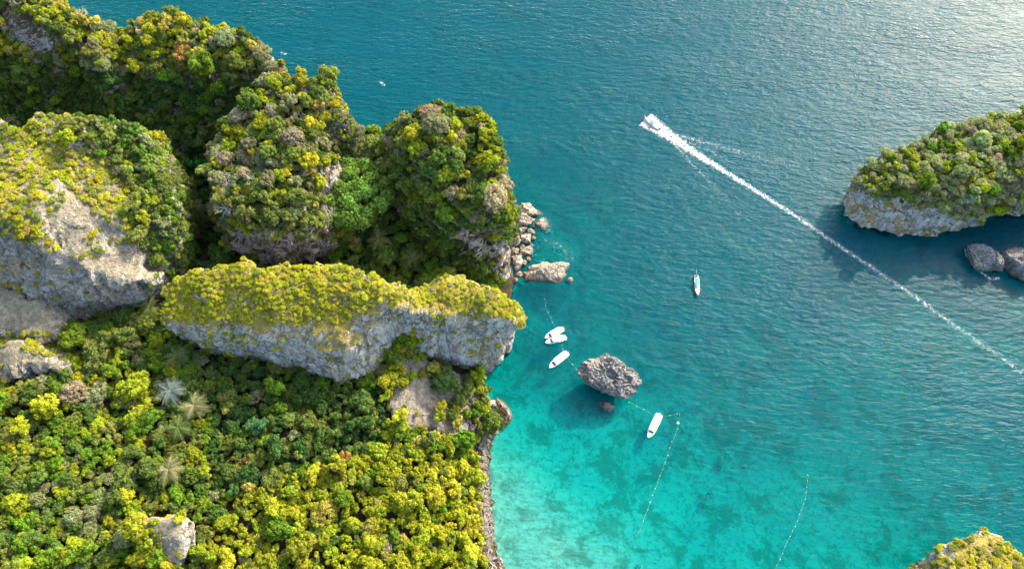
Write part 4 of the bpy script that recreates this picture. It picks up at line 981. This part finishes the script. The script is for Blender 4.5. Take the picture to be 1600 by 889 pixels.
for i in range(2600):
    px, py = shore_pt(rr.random()); wpx = abs(rr.normal()) * 6
    px += rr.normal() * 3.0 - wpx * (2.2 if py < 690 else .5); py += rr.normal() * 4
    x, y, _ = W(px, py, 1.5); z = land_z(x, y)
    if z > 13: continue
    r = .25 + 1.5 * rr.random() ** 6
    if py < 690 and rr.random() < .4: r *= 1.35
    stones.append((r, x, y, max(z, -.3), px, py))
stones.sort(key=lambda s: -s[0])
ordn = lambda n: f'{n}th' if 10 <= n % 100 <= 20 else f"{n}{ {1: 'st', 2: 'nd', 3: 'rd'}.get(n % 10, 'th')}"
SHM = ['the shore bend', 'the scree foot', 'the pale angular rock', 'the shore below the bend', 'the middle shore', 'the lower shore', 'the bottom shore']
big_st = sorted(stones[:120], key=lambda s: s[5])
for i, (r, x, y, z, px, py) in enumerate(big_st):
    o = obj('shore_stone', BM[0][i % 7], None, None, (x, y, z + r * .15), (rr.random() * 3, rr.random() * 3, rr.random() * 6), (r * 1.25, r, r * .8))
    tag(o, f'brown shore stone at the wood edge, {ordn(i + 1)} counting down from the slab wall', 'stone', 'stones along the wooded shore')
V0, F0 = ICOS[2]; tv, tf, n0 = [], [], 0; V1, F1 = ico(1)
for k, (r, x, y, z, px, py) in enumerate(stones[120:]):
    v = V1 * (1 + .22 * rr.normal(size=(len(V1), 1))) * np.array([r * 1.2, r, r * .75]); c_, s_ = math.cos(k), math.sin(k)
    v = v @ np.array([[c_, -s_, 0], [s_, c_, 0], [0, 0, 1]]) + np.array([x, y, z + r * .1]); tv.append(v); tf.append(F1 + n0); n0 += len(v)
tag(obj('shore_rubble', mesh_np('shore_rubble', np.concatenate(tv), np.concatenate(tf)), M_PEBBLE), 'strip of small brown rubble along the wooded shore', 'rubble', kind='stuff')

# ------------------------------------------------------------------ foam
m, nt, out = mat('sea_foam'); L = nt.links
fa = N(nt, 'ShaderNodeAttribute', attribute_name='foam').outputs['Fac']
fn = noise(nt, mapping(nt), 0.75, 7, 0.72, 0.4)
al = maprange(nt, math_(nt, 'ADD', math_(nt, 'MULTIPLY', fa, 1.1), maprange(nt, fn, 0.25, 0.75, 0.1, 0.9)), 0.66, 1.30, 0.0, 0.88)
al = math_(nt, 'MULTIPLY', al, maprange(nt, fa, 0.02, 0.22))
d_ = N(nt, 'ShaderNodeBsdfDiffuse'); d_.inputs[0].default_value = (.80, .80, .78, 1); t_ = N(nt, 'ShaderNodeBsdfTransparent'); mx = N(nt, 'ShaderNodeMixShader')
L.new(al, mx.inputs[0]); L.new(t_.outputs[0], mx.inputs[1]); L.new(d_.outputs[0], mx.inputs[2]); L.new(mx.outputs[0], out.inputs[0]); M_FOAM = m
def ribbon(path, width, foam, na=9, step=1.0, lift=None):
    """strip of foam lying on the sea along a path of world points; width, foam(s, t) by metres along"""
    P = np.array([p[:2] for p in path]); seg = np.linalg.norm(np.diff(P, axis=0), axis=1); cum = np.concatenate([[0], np.cumsum(seg)])
    s = np.arange(0, cum[-1], step); C2 = np.stack([np.interp(s, cum, P[:, k]) for k in (0, 1)], 1)
    d = unit(np.gradient(C2, axis=0)); nrm = np.stack([-d[:, 1], d[:, 0]], 1); t = np.linspace(-1, 1, na)
    w = np.array([width(x) for x in s]); XY = C2[:, None] + nrm[:, None] * (t[None, :, None] * w[:, None, None])
    fo = np.array([[foam(x, y) for y in t] for x in s]); z = np.full(fo.shape, .02)
    if lift: z = z + np.array([[lift(x, y) for y in t] for x in s]) * (.5 + .5 * rr.random(fo.shape))
    V = np.concatenate([XY, z[..., None]], -1).reshape(-1, 3); n = len(s); i, j = np.meshgrid(np.arange(n - 1), np.arange(na - 1), indexing='ij'); a = (i * na + j).ravel()
    return V, np.stack([a, a + na, a + na + 1, a + 1], 1), fo.ravel()
trail = [W(*p) for p in [(1008, 187), (1030, 202), (1060, 222), (1100, 248), (1150, 279), (1200, 310), (1250, 342), (1300, 377), (1350, 410), (1400, 443), (1450, 478), (1500, 515), (1550, 548), (1640, 612), (1720, 670)]]
parts = [ribbon(trail, lambda s: 6.0 * math.exp(-s / 26) + .95 + s * .009, lambda s, t: max(0, (1 - abs(t) ** 1.5)) * (.28 * math.exp(-s / 45) + .19 * max(0, 1 - s / 230) + .15) - (.25 if abs(t) < .12 and 8 < s < 26 else 0), 13, .9,
                lambda s, t: .5 * math.exp(-s / 14) * (abs(t) ** .5))]
a0 = W(1022, 197)
for ex, ey, k in ((1250, 262, .9), (1165, 345, .75), (1180, 300, .6), (1210, 280, .6)):
    parts.append(ribbon([W(1034, 205), W((1034 + ex) / 2, (205 + ey) / 2), W(ex, ey)], lambda s: 1.8 + s * .06, lambda s, t, k=k: max(0, 1 - abs(t)) * (.26 * k * math.exp(-s / 60) + .05), 7, 1.0))
off_ = 0; vv, ff, fo = [], [], []
for k, (v, f, a) in enumerate(parts): v[:, 2] += .006 * k; vv.append(v); ff.append(f + off_); fo.append(a); off_ += len(v)
me = mesh_np('boat_wake', np.concatenate(vv), np.concatenate(ff), True); fattr(me, 'foam', np.concatenate(fo))
tag(obj('boat_wake', me, M_FOAM), 'long white foam wake trailing from the speeding boat to the right edge', 'wake', kind='stuff')
def foam_patch(label, pts, width, strength):
    len_ = sum((Vector(W(*b_)) - Vector(W(*a_))).length for a_, b_ in zip(pts, pts[1:]))
    v, f, a = ribbon([W(*p) for p in pts], lambda s: width, lambda s, t: max(0, 1 - abs(t)) ** 1.3 * strength * min(1, s / 2 + .2, max(0, len_ - s) / 2 + .2), 7, .5)
    me = mesh_np('surf', v, f, True); fattr(me, 'foam', a); tag(obj('surf', me, M_FOAM), label, 'foam', kind='stuff')
foam_patch('white surf line along the grey dome rock below the islet', [(1507, 385), (1510, 400), (1525, 420), (1548, 436), (1566, 434)], 1.3, .38)
foam_patch('thin surf at the foot of the broad boulder', [(842, 330), (852, 342), (858, 355), (852, 366)], 3.4, .17)
foam_patch('pale surf between the boulders and the open water', [(850, 372), (868, 382), (884, 392), (898, 410)], 5.5, .14)
foam_patch('small white cap off the cove', [(590, 126), (597, 131), (603, 135)], 1.8, .32)
foam_patch('small white cap beside the brown ridge end', [(436, 81), (444, 84), (452, 86)], 1.6, .28)
foam_patch('pale wash along the round headland cliff', [(782, 262), (792, 282), (800, 300)], 4.5, .15)

# ------------------------------------------------------------------ boats
def heading(bow, stern, z=0.3):
    b, s = Vector(W(*bow, z)), Vector(W(*stern, z)); d = b - s; return (b + s) / 2, math.atan2(d.y, d.x), d.length
def hull_rings(L, beam, xs, ws, gs, ks):
    R = []
    for x, w, g, k in zip(xs, ws, gs, ks):
        w *= beam / 2; R.append([(x * L, -w, g), (x * L, -w * .86, g * .35), (x * L, -w * .45, -k), (x * L, w * .45, -k), (x * L, w * .86, g * .35), (x * L, w, g), (x * L, w * .86, g * .98), (x * L, -w * .86, g * .98)])
    return R
XS = [-.5, -.45, -.2, .1, .28, .40, .47, .5]; WS = [.84, .92, 1, 1, .86, .56, .24, .03]
def speedboat(bow, stern, label, motors=2, roof=(-.34, .18), screen=True):
    c, rz, L_ = heading(bow, stern); L_ = max(9.0, L_); e = empty('speedboat', (c.x, c.y, 0), rz); tag(e, label, 'boat', 'white speedboats moored in the bay'); B = L_ * .285
    h = MB().loft(hull_rings(L_, B, XS, WS, [.85, .85, .9, 1.0, 1.12, 1.22, 1.3, 1.33], [.3, .32, .35, .35, .3, .15, -.1, -.6])); hu = h.build('hull', M_WHITE, e)
    s = MB(); s.tube([(-.5 * L_, B * .43, .80), (-.2 * L_, B * .505, .84), (.1 * L_, B * .505, .95), (.28 * L_, B * .435, 1.06), (.40 * L_, B * .285, 1.16), (.5 * L_, 0, 1.28)], .055, 5); s.tube([(-.5 * L_, -B * .43, .80), (-.2 * L_, -B * .505, .84), (.1 * L_, -B * .505, .95), (.28 * L_, -B * .435, 1.06), (.40 * L_, -B * .285, 1.16), (.5 * L_, 0, 1.28)], .055, 5); s.build('rubbing_strake', M_GREYDECK, hu)
    MB().loft([[(x * L_, -w * B * .40, g + .015), (x * L_, w * B * .40, g + .015), (x * L_, w * B * .40, g - .25), (x * L_, -w * B * .40, g - .25)] for x, w, g in ((-.47, .9, .86), (-.2, 1, .91), (.1, 1, 1.01), (.2, .95, 1.07))]).build('deck', M_GREYDECK, e)
    for sx in (-1, 1): MB().loft([[(x * L_, sx * w * B * .40, g + .03), (x * L_, sx * w * B * .26, g + .03), (x * L_, sx * w * B * .26, g + .18), (x * L_, sx * w * B * .40, g + .18)] for x, w, g in ((.22, .92, 1.1), (.32, .72, 1.16), (.41, .45, 1.22))]).build('bow_cushion', M_GREYDECK, e)
    r0, r1 = roof; n = 9; rings = []
    for x in np.linspace(r0, r1, 7):
        k = (x - r0) / (r1 - r0); w = B * .46 * (1 if .08 < k < .92 else .88); rings.append([(x * L_, w * t, 2.35 - .16 * t * t + .05 * math.sin(k * math.pi)) for t in np.linspace(-1, 1, n)] + [(x * L_, w * t, 2.28 - .16 * t * t) for t in np.linspace(1, -1, n)])
    MB().loft(rings).build('canopy', M_CANVAS, e)
    for x in (r0 + .03, (r0 + r1) / 2, r1 - .03):
        for sy in (-1, 1): MB().tube([(x * L_, sy * B * .43, .8), (x * L_, sy * B * .41, 2.22)], .035, 5).build('post', M_WHITE, e)
    if screen: MB().loft([[(r1 * L_ + .95, -B * .36, 1.02), (r1 * L_ + .95, B * .36, 1.02), (r1 * L_ + .90, B * .36, 1.02), (r1 * L_ + .90, -B * .36, 1.02)], [(r1 * L_ + .30, -B * .32, 1.75), (r1 * L_ + .30, B * .32, 1.75), (r1 * L_ + .25, B * .32, 1.75), (r1 * L_ + .25, -B * .32, 1.75)]]).build('windscreen', M_GLASS, e)
    for k in range(motors):
        y = (k - (motors - 1) / 2) * .62; mo = MB().box((-.5 * L_ - .28, y, 1.05), (.62, .40, .55), .8).build('outboard_motor', M_WHITE if k % 2 else M_MOTOR, e); MB().box((-.5 * L_ - .25, y, .35), (.2, .14, .95)).build('motor_leg', M_MOTOR, mo)
    MB().box((-.5 * L_ - .12, 0, .45), (.5, B * .8, .08)).build('swim_platform', M_WHITE, e)
    for x in (-.42, -.1): MB().box((x * L_, 0, 1.05), (.45, B * .6, .3)).build('bench_seat', M_CANVAS, e)
    return e
speedboat((853, 528), (878, 515), 'white speedboat with open bow, upper of the two moored side by side', 3)
speedboat((853, 535.5), (882, 528), 'white speedboat, lower of the two moored side by side', 2, (-.36, .14))
speedboat((858, 575), (886, 552), 'white speedboat with long canopy tied left of the jagged bay rock', 2, (-.40, .20))
speedboat((1012.5, 684), (1030, 648), 'white speedboat with full length canopy moored below right of the bay rock', 3, (-.43, .22))
def longtail(bow, stern, label, cover=(-.30, .04), speed=False):
    c, rz, L_ = heading(bow, stern); e = empty('longtail_boat', (c.x, c.y, .15 if speed else 0), rz); tag(e, label, 'boat', 'wooden longtail boats'); B = 2.35
    if speed: e.rotation_euler = (0, -.05, rz)
    xs = [-.5, -.4, -.2, .05, .25, .38, .46, .5, .53]; ws = [.72, .85, .98, 1, .82, .52, .26, .10, .05]; gs = [.85, .75, .68, .70, .85, 1.15, 1.5, 1.85, 2.2]; ks = [.1, .2, .25, .25, .22, .1, -.3, -.9, -1.5]
    hu = MB().loft(hull_rings(L_, B, xs, ws, gs, ks)).build('hull', M_HULLWOOD, e)
    MB().loft([[(x * L_, -w * B * .41, g + .02), (x * L_, w * B * .41, g + .02), (x * L_, w * B * .41, g - .2), (x * L_, -w * B * .41, g - .2)] for x, w, g in ((-.48, .74, .83), (-.2, .98, .69), (.05, 1, .71), (.25, .82, .86), (.36, .56, 1.08))]).build('deck', M_TEAK, e)
    for k in range(5): MB().box(((.14 + .045 * k) * L_, 0, .80 + .06 * k), (.22, B * (.74 - .06 * k), .07)).build('deck_plank', M_HULLWOOD, e)
    rings = []
    for x in np.linspace(*cover, 6): rings.append([(x * L_, B * .40 * t, 1.95 - .28 * t * t) for t in np.linspace(-1, 1, 8)] + [(x * L_, B * .40 * t, 1.90 - .28 * t * t) for t in np.linspace(1, -1, 8)])
    MB().loft(rings).build('canopy', M_BLUE, e)
    for x in cover:
        for sy in (-1, 1): MB().tube([(x * L_ * .98, sy * B * .38, .6), (x * L_ * .98, sy * B * .37, 1.68)], .03, 5).build('post', M_HULLWOOD, e)
    mo = MB().box((-.47 * L_, 0, 1.2), (.9, .5, .5), .85).build('engine', M_MOTOR, e)
    MB().tube([(-.5 * L_, 0, 1.15), (-.5 * L_ - 3.4, .25, .05)], .045, 5).build('propeller_shaft', M_GREYDECK, mo)
    for sy in (-1, 1): MB().tube([(-.5 * L_, sy * B * .37, .9), (-.2 * L_, sy * B * .49, .74), (.05 * L_, sy * B * .5, .76), (.25 * L_, sy * B * .41, .9), (.38 * L_, sy * B * .26, 1.2), (.5 * L_, sy * .1, 1.9)], .06, 5).build('gunwale', M_HULLWOOD, hu)
    MB().tube([(.5 * L_, 0, 1.7), (.515 * L_, 0, 1.95)], [.13, .1], 6).build('bow_ribbon', plain('red_ribbon', (.5, .12, .12)), e)
    return e
longtail((1089.7, 463), (1088, 431), 'wooden longtail boat with blue cover drifting in the open bay')
longtail((1006, 185), (1031, 203), 'speeding longtail boat with small blue cover at the head of the wake', (-.12, .10), True)

# ------------------------------------------------------------------ buoy lines
BU = mesh_np('buoy', ico(1)[0], ico(1)[1], True); BU.materials.append(M_BUOY)
def buoy_line(pts, label, gap=3.0, r=.11):
    P = [Vector(W(*p)) for p in pts]; e = empty('buoy_line', P[0]); tag(e, label, 'buoy line', 'white float lines of the mooring area')
    mb = MB(); mb.tube([p - P[0] + Vector((0, 0, .03)) for p in P], .022, 4); mb.build('rope', M_ROPE, e)
    d = 0.0
    for a, b in zip(P, P[1:]):
        L_ = (b - a).length
        while d < L_:
            q = a + (b - a) * (d / L_) - P[0]; obj('buoy', BU, None, e, (q.x + rr.normal() * .15, q.y + rr.normal() * .15, .06), None, r * (.8 + .5 * rr.random())); d += gap * (.85 + .3 * rr.random())
        d -= L_
buoy_line([(851, 466), (854, 485), (866, 508), (874, 514)], 'float line from the nose cliff to the side by side speedboats')
buoy_line([(879, 534), (880, 550)], 'short float line between the paired and the single left speedboat', 1.8)
buoy_line([(887, 560), (894, 569), (907, 583)], 'float line from the left speedboat to the jagged bay rock')
buoy_line([(984, 628), (1002, 638), (1024, 650)], 'float line from the bay rock to the lower speedboat')
buoy_line([(1034, 652), (1048, 649), (1062, 645)], 'short float line right of the lower speedboat')
buoy_line([(1062, 647), (1058, 672), (1045, 705), (1030, 748), (1012, 795), (997, 836)], 'long float line running down from beside the lower speedboat', 2.8)
buoy_line([(1263, 742), (1259, 775), (1247, 812), (1228, 850), (1212, 889)], 'separate float line in the shallows near the bottom right', 2.4)
p = W(1059, 661); tag(obj('mooring_buoy', BU.copy(), None, None, (p[0], p[1], .25), None, .5), 'larger round white buoy on the long float line', 'buoy')
